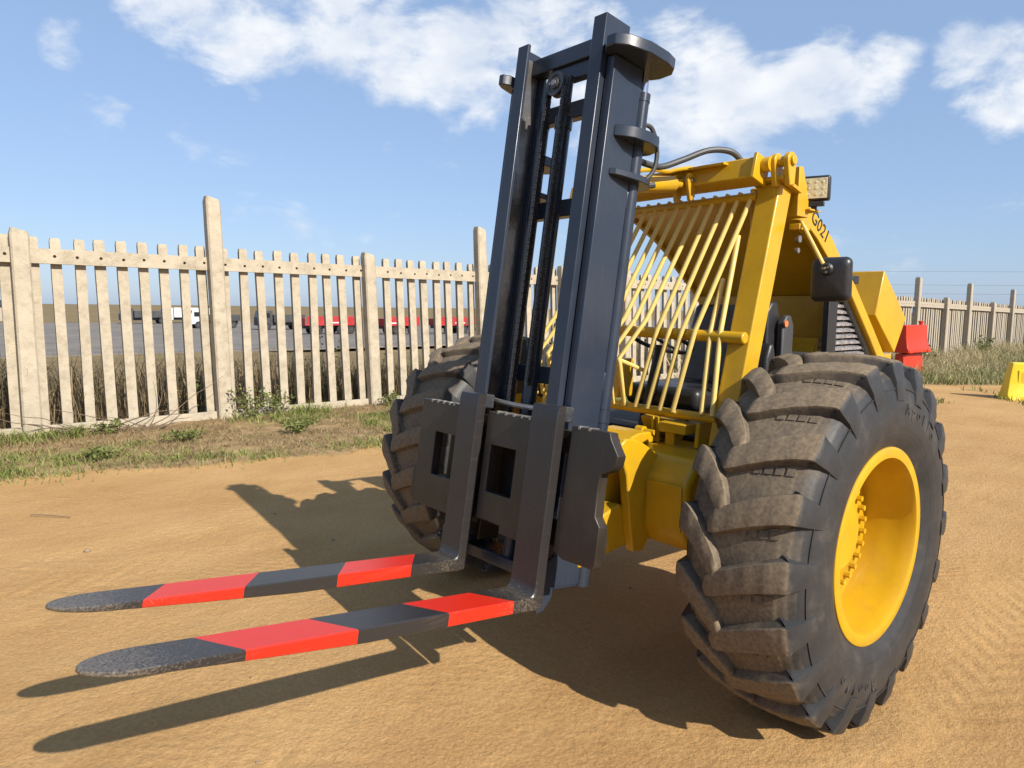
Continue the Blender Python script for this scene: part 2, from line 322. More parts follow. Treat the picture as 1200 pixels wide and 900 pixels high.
# far field: dry veld
spx = n.new('ShaderNodeSeparateXYZ'); l.new(geo.outputs['Position'], spx.inputs[0])
ff = n.new('ShaderNodeMapRange'); ff.inputs[1].default_value = -9; ff.inputs[2].default_value = -13; l.new(spx.outputs['Y'], ff.inputs[0])
veld = gramp(gnoise(.25, 9, .7).outputs[0], .3, (.15, .11, .06), .7, (.30, .235, .13))
base = gmix(ff.outputs[0], base, veld)
base = gmix(1.0, base, (ALB*1.02, ALB*.985, ALB*.90), 'MULTIPLY'); l.new(base, b.inputs['Base Color'])
bmp = n.new('ShaderNodeBump'); bmp.inputs['Strength'].default_value = .9; bmp.inputs['Distance'].default_value = .015
wvt = n.new('ShaderNodeTexWave'); wvt.wave_type = 'BANDS'; wvt.bands_direction = 'DIAGONAL'; wvt.inputs['Scale'].default_value = 6.5; wvt.inputs['Distortion'].default_value = 5.0; wvt.inputs['Detail'].default_value = 3; wvt.inputs['Detail Scale'].default_value = 1.6; l.new(geo.outputs['Position'], wvt.inputs['Vector'])
wvm = n.new('ShaderNodeTexNoise'); wvm.inputs['Scale'].default_value = 1.0; wvm.inputs['Detail'].default_value = 4; mpw = n.new('ShaderNodeMapping'); mpw.inputs['Scale'].default_value = (.55, 1.9, 1); mpw.inputs['Location'].default_value = (3.1, .4, 0); l.new(geo.outputs['Position'], mpw.inputs['Vector']); l.new(mpw.outputs[0], wvm.inputs['Vector'])
wvr = gramp(wvm.outputs[0], .52, (0, 0, 0), .64, (.2, .2, .2)); wvx = n.new('ShaderNodeMath'); wvx.operation = 'MULTIPLY'; l.new(wvr, wvx.inputs[0]); l.new(wvt.outputs[1], wvx.inputs[1])
wva = n.new('ShaderNodeMath'); wva.operation = 'ADD'; l.new(wvx.outputs[0], wva.inputs[0])
hb = n.new('ShaderNodeMath'); hb.operation = 'MULTIPLY_ADD'; hb.inputs[1].default_value = .45; l.new(fine.outputs[0], hb.inputs[0]); l.new(gnoise(17, 8, .74).outputs[0], hb.inputs[2]); l.new(hb.outputs[0], wva.inputs[1]); l.new(wva.outputs[0], bmp.inputs['Height']); l.new(bmp.outputs[0], b.inputs['Normal'])
gm.materials.append(G)

# asphalt yard beyond the fence, hills on the skyline
ASPH = mat('old_asphalt', (.20, .178, .155), .85, .25, .4, .3, 20, spec=.3, dirt=(.27, .225, .165), dirt_amt=.6, dirt_scale=.15)
mb = MB(); mb.box(-420, 160, -126, -46, -1.56, -1.45)
tag(mb.build('road', ASPH), kind='structure')
def hill(name, x0, x1, yy, hmax, seed, matl):
    mb = MB(); n_ = 90; xs = np.linspace(x0, x1, n_); hh = hmax*(.35+.65*np.abs(fbm(xs, xs*0+seed, .004, 5, seed))*3)*np.sin(np.linspace(0, math.pi, n_))**.5
    vs = []; fs = []
    for i in range(n_):
        for k, (dy, f) in enumerate(((120, 0), (50, .55), (0, 1), (-90, .5), (-220, 0))): vs.append((xs[i], yy+dy, -1+f*hh[i]*(1+.08*random.random())))
    for i in range(n_-1):
        for k in range(4): fs.append((i*5+k, i*5+k+1, i*5+5+k+1, i*5+5+k))
    mb.add(vs, fs); return tag(mb.build(name, matl, smooth=60), kind='structure')
HILL = mat('far_hillside', (.16, .17, .19), .95, .3, .01, spec=.1, dirt=(.10, .12, .10), dirt_amt=.6, dirt_scale=.02)
hill('hills', -2600, -1250, -330, 34, 5, HILL)

# ------------------------------------------------------------------ concrete fences
def make_fence(name, loc, label, posts, Y, npick, fall, lean, mtl, mtl_post):
    root = thing(name, loc, label, 'fence', 'concrete picket fences')
    pk = None; pw = .057; hole = .019
    zf = lambda x: fall(x)
    for i, (x, tall) in enumerate(posts):
        z = zf(x); h = (3.0 if tall else 2.42)+random.uniform(-.02, .02)
        mb = MB(); w_ = .095; dp = .085; ch = .02
        prof = [(-w_, -dp+ch), (-w_+ch, -dp), (w_-ch, -dp), (w_, -dp+ch), (w_, dp-ch), (w_-ch, dp), (-w_+ch, dp), (-w_, dp-ch)]
        vs = []; hs = [-.35, .25, .7, 1.2, 1.7, 2.2, h-.05, h]
        for k, zz in enumerate(hs):
            s_ = .82 if k == len(hs)-1 else 1.0+random.uniform(-.025, .025)
            for p in prof: vs.append((x+p[0]*s_+lean(x)*zz, Y+.10+p[1]*s_, z+zz+(0.02*p[0]/w_ if k == len(hs)-1 else 0)))
        fs = [tuple(range((len(hs)-1)*8, len(hs)*8))]+[(k*8+a, k*8+(a+1) % 8, k*8+8+(a+1) % 8, k*8+8+a) for k in range(len(hs)-1) for a in range(8)]
        mb.add(vs, fs); mb.build('post', mtl_post, root, smooth=40)
        if i == len(posts)-1: break
        x2 = posts[i+1][0]; n_ = npick; step = (x2-x)/(n_+.35) if n_ > 9 else (x2-x)/(n_+.12)
        cx = [(x+x2)/2+(k-(n_-1)/2)*step for k in range(n_)]
        # rail with a round bolt recess at every picket
        mb = MB(); zt = z+2.235; zb = z+2.06; y0 = Y-.012; y1 = Y+.062
        za = zf(x2)-z
        edges = [x]+[(cx[k]+cx[k+1])/2 for k in range(n_-1)]+[x2]
        sh = lambda X, Z: (X+lean((x+x2)/2)*2.15, Z+za*(X-x)/(x2-x))
        for k in range(n_):
            a_, b_ = sorted((edges[k], edges[k+1])); cxk = cx[k]+random.uniform(-.012, .012); czk = (zt+zb)/2+random.uniform(-.008, .008)
            ring = [(cxk+hole*math.cos(q_*math.pi/4+math.pi/8), czk+hole*math.sin(q_*math.pi/4+math.pi/8)) for q_ in range(8)]
            outr = [(b_, (zt*2+zb)/3), (b_, zt), (a_, zt), (a_, (zt*2+zb)/3), (a_, (zt+2*zb)/3), (a_, zb), (b_, zb), (b_, (zt+2*zb)/3)]
            P3 = lambda p, yy: (sh(*p)[0], yy, sh(*p)[1])
            vs = [P3(p, y1) for p in outr]+[P3(p, y1) for p in ring]+[P3(p, y1-.05) for p in ring]
            fs = [(q_, (q_+1) % 8, 8+(q_+1) % 8, 8+q_) for q_ in range(8)]+[(8+q_, 8+(q_+1) % 8, 16+(q_+1) % 8, 16+q_) for q_ in range(8)]+[tuple(16+q_ for q_ in range(8))]
            fs = [f[::-1] for f in fs]
            mb.add(vs, fs)
            mb.add([P3(p, yy) for yy in (y0, y1) for p in ((a_, zb), (b_, zb), (b_, zt), (a_, zt))], [(0, 1, 2, 3), (3, 2, 6, 7), (0, 4, 5, 1)])
        mb.build('rail', mtl, root, smooth=30)
        # base board
        mb = MB(); mb.box(min(x, x2)+.05, max(x, x2)-.05, Y+.005, Y+.07, min(z, z+za)-.30, z+za/2+.13); mb.build('base_board', mtl, root, bevel=.008)
        for k in range(n_):
            zz = z+za*(cx[k]-x)/(x2-x)
            if pk is None:
                mb = MB(); prof = [(-pw, -.03), (pw, -.03), (pw, .03), (-pw, .03)]; hs = [-.3, .6, 1.5, 2.33, 2.375]; vs = []
                for q_, zq in enumerate(hs):
                    for p in prof: vs.append((p[0]*(.86 if q_ == 4 else 1), Y-.045+p[1]*(.8 if q_ == 4 else 1), zq))
                fs = [(16, 17, 18, 19)]+[(q_*4+a, q_*4+(a+1) % 4, q_*4+4+(a+1) % 4, q_*4+4+a) for q_ in range(4) for a in range(4)]
                mb.add(vs, fs); pk = mb.build('picket', mtl, root, smooth=0, origin=(0, Y-.045, 0)); o = pk
            else:
                o = share(pk, root, (0, 0, 0))
            o.location = (cx[k]-loc[0], Y-.045-loc[1]+random.uniform(-.006, .006), zz-loc[2]+random.uniform(-.012, .012))
            o.rotation_euler = (random.uniform(-.006, .006), math.atan(lean(cx[k]))+random.uniform(-.007, .007), 0)
            o.scale = (random.uniform(.94, 1.05), 1, 1)
    return root
make_fence('concrete_fence', (0, FY, 0), 'weathered cream concrete picket fence with round bolt holes behind the forklift', [(8.45, True), (6.2, False), (3.95, True), (1.67, False), (-.56, True), (-2.92, False), (-5.16, True), (-7.2, False), (-9.1, False), (-11.6, True), (-13.8, False), (-16.0, True)],
           FY, 9, lambda x: 0.0, lambda x: .008 if x > 1 else (.03 if x > -2 else .045), CONC, CONC)
ps = []; xx = -18.0; k = 0
while xx > -50:
    ps.append((xx, k % 2 == 1)); xx -= 2.62; k += 1
# tall posts stand where the photograph shows them
ps = [(-17.2, False), (-19.8, False), (-22.4, True), (-25.05, False), (-27.4, True), (-30.25, False), (-32.8, True), (-35.4, False), (-38.0, True), (-40.6, False), (-43.2, True), (-45.8, False), (-48.4, True)]
make_fence('concrete_fence', (-30, -7.0, -.3), 'grey concrete picket fence running off behind red and yellow plastic barriers', ps, -7.0, 12, lambda x: -.26-.014*max(0, -x-22.4), lambda x: 0.0, CONCD, CONCD)

# ------------------------------------------------------------------ forklift
yc = -.13
FL = thing('forklift', (0, yc, 0), 'yellow rough terrain forklift with tall dark mast and red striped forks', 'forklift')
tau = .150155; ct, st = math.cos(tau), math.sin(tau)
def TM(p): x, u, v = p; return (1.09953+x*ct-v*st, u, .12651+x*st+v*ct)   # mast frame: x forward, u sideways, v up along the mast
UC = -.115
def mm(): return MB(TM)
# mast uprights
for s in (1, -1):
    U = lambda a: UC+s*a
    def bx(mb, x0, x1, a0, a1, v0, v1): mb.box(x0, x1, min(U(a0), U(a1)), max(U(a0), U(a1)), v0, v1)
    def chan(xf, xb, ao, ai, th, v0, v1):
        poly = [(xf, U(ao)), (xf, U(ai)), (xf-th, U(ai)), (xf-th, U(ao-th)), (xb+th, U(ao-th)), (xb+th, U(ai+.012)), (xb, U(ai+.012)), (xb, U(ao))]
        mb = mm(); mb.prism(poly, 'z', v0, v1); return mb
    inner = chan(-.05, -.19, .256, .19, .017, .46, 2.638).build('inner_mast_rail', NAVY, FL, bevel=.003)
    mb = mm(); bx(mb, -.165, -.075, .2365, .239, .5, 2.6); mb.build('wear_strip', RUBST, inner)
    outer = chan(-.078, -.245, .302, .262, .017, .43, 2.475).build('outer_mast_rail', NAVY, FL, bevel=.003)
    # ear plate on top, clamp plates and the side lift cylinder
    P = [(-.022, .30), (-.02, .345), (-.06, .382), (-.15, .412), (-.25, .415), (-.31, .402), (-.345, .365), (-.352, .30), (-.335, .245), (-.23, .235), (-.12, .26), (-.06, .262)]
    if s < 0: P = [(a*.8, .30+(b_-.30)*.5) for a, b_ in P]
    mb = mm(); mb.prism([(a, U(b_)) for a, b_ in P], 'z', 2.478, 2.522); mb.build('cylinder_top_bracket', NAVY, FL, bevel=.004)
    mb = mm(); bx(mb, -.215, -.185, .262, .30, 2.525, 2.565); mb.build('stop_block', NAVYW, FL, bevel=.002)
    for (v0, v1, e) in ((2.178, 2.222, .02), (2.03, 2.055, 0)):
        P = [(-.12, .303), (-.135, .325), (-.18, .34+e), (-.25, .355+e), (-.31, .35+e), (-.352, .32+e), (-.372, .28), (-.365, .235), (-.33, .215), (-.252, .22), (-.252, .303)]
        mb = mm(); mb.prism([(a, U(b_)) for a, b_ in P], 'z', v0, v1); mb.build('cylinder_clamp', NAVY, FL, bevel=.003)
    cx_, cu_ = -.276, .288
    mb = mm(); mb.cyl((cx_, U(cu_), .42), (cx_, U(cu_), 2.385), .029, 20); mb.cyl((cx_, U(cu_), 2.36), (cx_, U(cu_), 2.392), .0315, 20); mb.cyl((cx_, U(cu_), 1.075), (cx_, U(cu_), 1.1), .0315, 20); mb.cyl((cx_, U(cu_), 1.13), (cx_, U(cu_), 1.137), .031, 20)
    lc = mb.build('side_lift_cylinder', NAVY, FL, smooth=40)
    mb = mm(); mb.cyl((cx_, U(cu_), 2.3), (cx_, U(cu_), 2.48), .019, 16); mb.build('piston_rod', CHROME, lc)
# cross members
mb = mm(); mb.box(-.19, -.125, UC-.238, UC+.238, 2.535, 2.605); mb.build('mast_crosshead', NAVY, FL, bevel=.004)
mb = mm(); mb.box(-.18, -.14, UC-.12, UC+.12, 2.47, 2.535); mb.build('sheave_hanger', NAVY, FL, bevel=.004)
for v in (2.36, 1.93, 1.2, .56):
    mb = mm(); mb.box(-.29, -.246, UC-.30, UC+.30, v, v+.075); mb.build('mast_cross_member', NAVY, FL, bevel=.004)
# centre lift cylinder, sheave, chains
mb = mm(); mb.cyl((-.135, UC, .43), (-.135, UC, 2.30), .032, 24); mb.cyl((-.135, UC, 2.26), (-.135, UC, 2.31), .037, 24); mb.cyl((-.135, UC, 1.08), (-.135, UC, 1.1), .035, 24)
cc = mb.build('centre_lift_cylinder', NAVY, FL, smooth=40)
mb = mm(); mb.cyl((-.135, UC, 2.3), (-.135, UC, 2.48), .02, 16); mb.build('piston_rod', GREASE, cc)
def sheave(u0, v0, r):
    prof = [(-.02, .012), (-.02, r*.55), (-.016, r*.6), (-.018, r), (-.010, r), (-.006, r*.86), (.006, r*.86), (.010, r), (.018, r), (.016, r*.72), (.012, r*.68), (.012, r*.46), (.022, r*.44), (.022, .0)]
    mb = mm(); mb.lathe([(a, b_) for a, b_ in prof], (-.085, u0, v0), 'x', 40); return mb
mb = sheave(UC-.012, 2.432, .05); sv = mb.build('chain_sheave', NAVYW, FL, smooth=30)
mb = mm(); mb.cyl((-.14, UC-.012, 2.432), (-.058, UC-.012, 2.432), .012, 12); mb.build('axle_pin', STEEL, sv)
def chain(u0, x0, va, vb):
    mb = mm(); v = va; k = 0
    while v > vb:
        for dx in ((-.011, .011, 0) if k % 2 else (-.006, .006)):
            mb.prism([(u0-.009, v-.016), (u0-.005, v-.019), (u0+.005, v-.019), (u0+.009, v-.016), (u0+.009, v+.004), (u0+.005, v+.007), (u0-.005, v+.007), (u0-.009, v+.004)], 'x', x0+dx-.0022, x0+dx+.0022)
        mb.cyl((x0-.016, u0, v), (x0+.016, u0, v), .0045, 6); v -= .0128; k += 1
    return mb
chain(UC-.062, -.085, 2.44, .95).build('lift_chain', GREASE, FL, smooth=0)
chain(UC+.038, -.085, 2.42, 1.2).build('lift_chain', GREASE, FL, smooth=0)
# carriage: three thick plates with windows, joined by bars behind
car = None
def plate(outer, holes, extra=None):
    mb = mm(); mb.frame(outer, holes, 'x', -.045, 0.0)
    return mb
pl = plate((-.686, -.30, .585, 1.065), [(-.5595, -.4118, .734, .927)]); car = pl.build('carriage_plate', CARB, FL, bevel=.003)
mb = mm(); mb.prism([(-.705, .60), (-.687, .60), (-.687, .755), (-.692, .755), (-.705, .73)], 'x', -.044, -.001); mb.build('carriage_lip', CARB, car, bevel=.002)
pl = plate((-.204, .15, .585, 1.062), [(-.1635, -.0064, .734, .927), (-.204, -.05, .585, .618)]); pl.build('carriage_plate', CARB, FL, bevel=.003)
mb = mm(); mb.prism([(.28, 1.064), (.46, 1.064), (.469, 1.04), (.508, .989), (.503, .955), (.484, .933), (.442, .914), (.438, .882), (.44, .765), (.466, .735), (.466, .60), (.455, .584), (.31, .582), (.262, .60), (.262, .80), (.275, .80)], 'x', -.045, 0.0); mb.build('carriage_plate', CARB, FL, bevel=.003)
for v0, v1 in ((.955, 1.04), (.60, .70)):
    mb = mm(); mb.box(-.085, -.047, -.67, .44, v0, v1); mb.build('carriage_bar', CARB, FL, bevel=.003)
mb = mm(); mb.tube(bez([(-.10, UC-.2, 1.118), (-.075, UC-.17, 1.108), (-.06, UC-.02, 1.10), (-.06, UC+.2, 1.10)], 16), .011, 8); mb.build('carriage_rod', STEEL, FL)
for s in (1, -1):
    mb = mm(); mb.prism([(-.20, .50), (-.20, 1.02), (-.15, 1.1), (-.088, 1.1), (-.088, .50)], 'y', UC+s*.17-.012, UC+s*.17+.012); mb.build('carriage_side_plate', CARB, FL, bevel=.003)
    for v in (.6, .98):
        mb = mm(); mb.cyl((-.12, UC+s*.183, v), (-.12, UC+s*.235, v), .042, 24); mb.build('guide_roller', STEEL, FL, smooth=40)
for ua_, ub_ in ((-.60, -.37), (-.22, .06)):  # dark panels added behind the windows, standing in for the shade there
    mb = mm(); mb.box(-.135, -.118, ua_, ub_, .60, 1.03); mb.build('window_shade_panel', CARB, FL, bevel=.002)
# toothed hook notches along the top edge of the plates
for a in (-.62, -.575, -.53, -.485, -.45, -.15, -.10, -.05, 0.0, .045, .31, .36):
    mb = mm(); mb.box(-.046, .0015, a, a+.012, 1.055, 1.068); mb.build('latch_notch', STEEL, car, bevel=.001)
# forks
def stripe_mat(name, ks, bands, uoff):
    M = bpy.data.materials.new(name); M.use_nodes = True; t_ = M.node_tree; n_ = t_.nodes; l_ = t_.links; b_ = n_['Principled BSDF']
    at_ = n_.new('ShaderNodeAttribute'); at_.attribute_name = 'along'
    nz = n_.new('ShaderNodeTexNoise'); nz.inputs['Scale'].default_value = 150; nz.inputs['Detail'].default_value = 6; nz.inputs['Roughness'].default_value = .7; ge = n_.new('ShaderNodeNewGeometry'); l_.new(ge.outputs['Position'], nz.inputs['Vector'])
    tot = None
    for a, c_ in bands:
        g1 = n_.new('ShaderNodeMath'); g1.operation = 'COMPARE'; g1.inputs[1].default_value = (a+c_)/2; g1.inputs[2].default_value = (c_-a)/2; l_.new(at_.outputs['Fac'], g1.inputs[0])
        if tot is None: tot = g1.outputs[0]
        else:
            ad = n_.new('ShaderNodeMath'); ad.operation = 'MAXIMUM'; l_.new(tot, ad.inputs[0]); l_.new(g1.outputs[0], ad.inputs[1]); tot = ad.outputs[0]
    mx = n_.new('ShaderNodeMix'); mx.data_type = 'RGBA'; mx.inputs[6].default_value = (.023, .021, .021, 1); mx.inputs[7].default_value = (.52, .020, .008, 1); l_.new(tot, mx.inputs['Factor'])
    # scuffs: bare speckle that thickens towards the tip and the heel
    at2 = n_.new('ShaderNodeAttribute'); at2.attribute_name = 'scuff'
    sm = n_.new('ShaderNodeMath'); sm.operation = 'MULTIPLY_ADD'; sm.inputs[1].default_value = .26; l_.new(at2.outputs['Fac'], sm.inputs[0]); l_.new(nz.outputs[0], sm.inputs[2])
    mr = n_.new('ShaderNodeMapRange'); mr.inputs[1].default_value = .60; mr.inputs[2].default_value = .90; mr.inputs[4].default_value = .6; l_.new(sm.outputs[0], mr.inputs[0])
    m2 = n_.new('ShaderNodeMix'); m2.data_type = 'RGBA'; m2.inputs[7].default_value = (.27, .22, .16, 1); l_.new(mr.outputs[0], m2.inputs['Factor']); l_.new(mx.outputs[2], m2.inputs[6])
    mps = n_.new('ShaderNodeMapping'); mps.inputs['Scale'].default_value = (3.0, 70, 70); l_.new(ge.outputs['Position'], mps.inputs['Vector'])
    ns = n_.new('ShaderNodeTexNoise'); ns.inputs['Scale'].default_value = 1.0; ns.inputs['Detail'].default_value = 5; ns.inputs['Roughness'].default_value = .7; l_.new(mps.outputs[0], ns.inputs['Vector'])
    mrs = n_.new('ShaderNodeMapRange'); mrs.inputs[1].default_value = .58; mrs.inputs[2].default_value = .74; mrs.inputs[4].default_value = .45; l_.new(ns.outputs[0], mrs.inputs[0])
    m3 = n_.new('ShaderNodeMix'); m3.data_type = 'RGBA'; m3.inputs[7].default_value = (.12, .075, .06, 1); l_.new(mrs.outputs[0], m3.inputs['Factor']); l_.new(m2.outputs[2], m3.inputs[6]); l_.new(m3.outputs[2], b_.inputs['Base Color'])
    b_.inputs['Roughness'].default_value = .34
    bp = n_.new('ShaderNodeBump'); bp.inputs['Strength'].default_value = .12; bp.inputs['Distance'].default_value = .004; l_.new(nz.outputs[0], bp.inputs['Height']); l_.new(bp.outputs[0], b_.inputs['Normal'])
    return M
def fork(ua, ub, dvh, skew, bands, nm):
    # blade + shank as one forged piece; section runs from the tip to the heel and up the shank
    mb = mm(); LEN = 1.475; hw = (ub-ua)/2; uc_ = (ua+ub)/2
    st_ = []   # (center x, v top, v bottom, halfwidth, scuff)
    for x in (LEN, LEN-.004, LEN-.016, LEN-.036, LEN-.066, LEN-.10, LEN-.14):
        t_ = min(1, (LEN-x)/.14); st_.append((x, hw*math.sqrt(max(0, 1-(1-t_)**2))*.985+.0015, 1.0-.3*t_))
    for x in np.linspace(LEN-.22, .09, 34): st_.append((x, hw*(.985 if x > 1.1 else 1.0), max(0, .35*(x-1.05)/.2) if x > 1.05 else max(-.25, (.25-x)/.2)*.8))
    vs = []; fs = []; al = []; sf = []
    vtop = lambda x: .428-.032*x/1.475+dvh*(1-x/1.475)
    th = lambda x: .010+.038*min(1, (LEN-x)/.75)**.8
    c = .004
    for x, h_, s_ in st_:
        vt_ = vtop(x); tk = th(x); cc_ = min(c, h_*.4)
        for du, v_ in ((-h_, vt_-cc_), (-h_+cc_, vt_), (h_-cc_, vt_), (h_, vt_-cc_), (h_, vt_-tk+cc_), (h_-cc_, vt_-tk), (-h_+cc_, vt_-tk), (-h_, vt_-tk+cc_)):
            vs.append((x, uc_+du, v_)); al.append(x+skew*(hw-du)/(2*hw)); sf.append(s_)
    # heel bend: inner fillet, outer corner
    ro = [(.07, vtop(.07), .07, vtop(.07)-.05), (.056, vtop(.05)+.005, .03, vtop(.0)-.052), (.049, vtop(.05)+.018, .004, vtop(0)-.045), (.046, vtop(.05)+.04, .0, vtop(0)-.02), (.0455, .62, .0015, .62), (.045, .85, .0015, .85), (.045, 1.06, .0015, 1.06), (.045, 1.095, .0015, 1.095), (.040, 1.125, .0015, 1.128)]
    for xi, vi, xo, vo in ro:
        for du, f_ in ((-hw, .08), (-hw+c, 0), (hw-c, 0), (hw, .08), (hw, .92), (hw-c, 1), (-hw+c, 1), (-hw, .92)):
            vs.append((xi+(xo-xi)*f_, uc_+du, vi+(vo-vi)*f_)); al.append(-1); sf.append(max(-.6, .8-(vi-.4)*9) if vi < .6 else -.6)
    k_ = len(st_)+len(ro)
    for i in range(k_-1):
        for a in range(8): fs.append((i*8+a, i*8+(a+1) % 8, i*8+8+(a+1) % 8, i*8+8+a))
    fs.append(tuple(range(7, -1, -1))); fs.append(tuple((k_-1)*8+a for a in range(8)))
    mb.add(vs, fs)
    M = stripe_mat(nm, 0, bands, 0)
    ob = mb.build('fork', M, FL, smooth=30)
    A = ob.data.attributes.new('along', 'FLOAT', 'POINT'); A.data.foreach_set('value', al)
    A = ob.data.attributes.new('scuff', 'FLOAT', 'POINT'); A.data.foreach_set('value', sf)
    # hook block on the upper bar
    mb = mm(); mb.box(-.05, .0, ua+.012, ub-.012, 1.07, 1.128); mb.build('fork_hook', NAVYW, ob, bevel=.004)
    return ob
fork(.103, .245, .0, -.10, [(.145+.0, .428), (.761, 1.094)], 'striped_fork_paint_near')
fork(-.352, -.222, .012, .10, [(.275, .590), (.929, 1.236)], 'striped_fork_paint_far')
# lower end of the mast: feet and pivot plates
for s in (1, -1):
    mb = mm(); mb.prism([(-.085, .40), (-.05, .352), (-.012, .345), (-.012, .53), (-.085, .56)], 'y', UC+s*.305, UC+s*.32) if s > 0 else mb.prism([(-.085, .40), (-.05, .352), (-.012, .345), (-.012, .53), (-.085, .56)], 'y', UC+s*.32, UC+s*.305)
    mb.build('mast_foot_plate', NAVY, FL, bevel=.003)
mb = mm(); mb.box(-.24, -.09, UC-.30, UC+.30, .42, .47); mb.build('mast_foot_beam', NAVY, FL, bevel=.005)

# --- tyres and rims
def prof_at(t):   # tyre carcass half profile, t 0 at crown centre .. 1 at bead
    P = PROFS; n_ = len(P)-1; x = t*n_; i = min(int(x), n_-1); f = x-i
    return (P[i][0]*(1-f)+P[i+1][0]*f, P[i][1]*(1-f)+P[i+1][1]*f)
_raw = [(0, .690), (.05, .689), (.10, .685), (.15, .677), (.185, .663), (.208, .642), (.222, .615), (.232, .58), (.240, .54), (.243, .50), (.240, .46), (.230, .425), (.216, .395), (.205, .372)]
seg_ = np.cumsum([0]+[math.dist(_raw[i], _raw[i+1]) for i in range(len(_raw)-1)]); TT = np.linspace(0, seg_[-1], 61)
PROFS = list(zip(np.interp(TT, seg_, [p[0] for p in _raw]), np.interp(TT, seg_, [p[1] for p in _raw])))
ARC = seg_[-1]
TM_ = bpy.data.materials.new('dusty_tyre_rubber'); TM_.use_nodes = True
def tyre_material():
    t_ = TM_.node_tree; n_ = t_.nodes; l_ = t_.links; b_ = n_['Principled BSDF']; b_.inputs['Specular IOR Level'].default_value = .35
    ge = n_.new('ShaderNodeNewGeometry'); at_ = n_.new('ShaderNodeAttribute'); at_.attribute_name = 'dust'
    nz = n_.new('ShaderNodeTexNoise'); nz.inputs['Scale'].default_value = 9; nz.inputs['Detail'].default_value = 9; nz.inputs['Roughness'].default_value = .65; l_.new(ge.outputs['Position'], nz.inputs['Vector'])
    n3 = n_.new('ShaderNodeTexNoise'); n3.inputs['Scale'].default_value = 70; n3.inputs['Detail'].default_value = 6; l_.new(ge.outputs['Position'], n3.inputs['Vector'])
    ad = n_.new('ShaderNodeMath'); ad.operation = 'MULTIPLY_ADD'; ad.inputs[1].default_value = .9; l_.new(nz.outputs[0], ad.inputs[0])
    sb = n_.new('ShaderNodeMath'); sb.operation = 'SUBTRACT'; sb.inputs[1].default_value = .45; l_.new(at_.outputs['Fac'], sb.inputs[0]); l_.new(sb.outputs[0], ad.inputs[2])
    mr = n_.new('ShaderNodeMapRange'); mr.inputs[1].default_value = .12; mr.inputs[2].default_value = .85; mr.inputs[4].default_value = .95; l_.new(ad.outputs[0], mr.inputs[0])
    dc = n_.new('ShaderNodeValToRGB'); dc.color_ramp.elements[0].position = .3; dc.color_ramp.elements[0].color = (.115, .086, .055, 1); dc.color_ramp.elements[1].position = .7; dc.color_ramp.elements[1].color = (.200, .152, .100, 1); l_.new(n3.outputs[0], dc.inputs[0])
    rc = n_.new('ShaderNodeValToRGB'); rc.color_ramp.elements[0].position = .3; rc.color_ramp.elements[0].color = (.018, .019, .021, 1); rc.color_ramp.elements[1].position = .75; rc.color_ramp.elements[1].color = (.038, .038, .040, 1); l_.new(nz.outputs[0], rc.inputs[0])
    mx = n_.new('ShaderNodeMix'); mx.data_type = 'RGBA'; l_.new(mr.outputs[0], mx.inputs['Factor']); l_.new(rc.outputs[0], mx.inputs[6]); l_.new(dc.outputs[0], mx.inputs[7]); l_.new(mx.outputs[2], b_.inputs['Base Color'])
    rr = n_.new('ShaderNodeMapRange'); rr.inputs[3].default_value = .5; rr.inputs[4].default_value = .95; l_.new(mr.outputs[0], rr.inputs[0]); l_.new(rr.outputs[0], b_.inputs['Roughness'])
    bp = n_.new('ShaderNodeBump'); bp.inputs['Strength'].default_value = .16; bp.inputs['Distance'].default_value = .005; l_.new(n3.outputs[0], bp.inputs['Height']); l_.new(bp.outputs[0], b_.inputs['Normal'])
tyre_material()
CR = .725
def pos(tarc, ang, h):
    # tarc: signed arc length from the crown (positive towards local +y); returns point on carcass + h along the normal
    s = 1 if tarc >= 0 else -1; a = min(abs(tarc)/ARC, .999); d = .004
    p = prof_at(a); q0 = prof_at(max(0, a-d)); q1 = prof_at(min(1, a+d)); tx, tr = q1[0]-q0[0], q1[1]-q0[1]
    if a < d: tx, tr = 1, 0
    ln = math.hypot(tx, tr); nx, nr = -tr/ln, tx/ln
    y, r = (p[0]+nx*h), p[1]+nr*h
    return (r*math.cos(ang), s*y, r*math.sin(ang))
LT = [(0, .725), (.06, .7245), (.12, .721), (.17, .715), (.205, .706), (.214, .698), (.224, .665), (.233, .628), (.2395, .585), (.240, .560)]
LTS = np.cumsum([0]+[math.dist(LT[i], LT[i+1]) for i in range(len(LT)-1)])
def lug_top(t_):
    a = abs(t_); y = float(np.interp(a, LTS, [p[0] for p in LT])); r = float(np.interp(a, LTS, [p[1] for p in LT]))
    e = 1e-3; y2 = float(np.interp(a+e, LTS, [p[0] for p in LT])); r2 = float(np.interp(a+e, LTS, [p[1] for p in LT])); y1 = float(np.interp(max(0, a-e), LTS, [p[0] for p in LT])); r1 = float(np.interp(max(0, a-e), LTS, [p[1] for p in LT]))
    ln = math.hypot(y2-y1, r2-r1) or 1; ny, nr = -(r2-r1)/ln, (y2-y1)/ln
    return (y if t_ >= 0 else -y), r, (ny if t_ >= 0 else -ny), nr
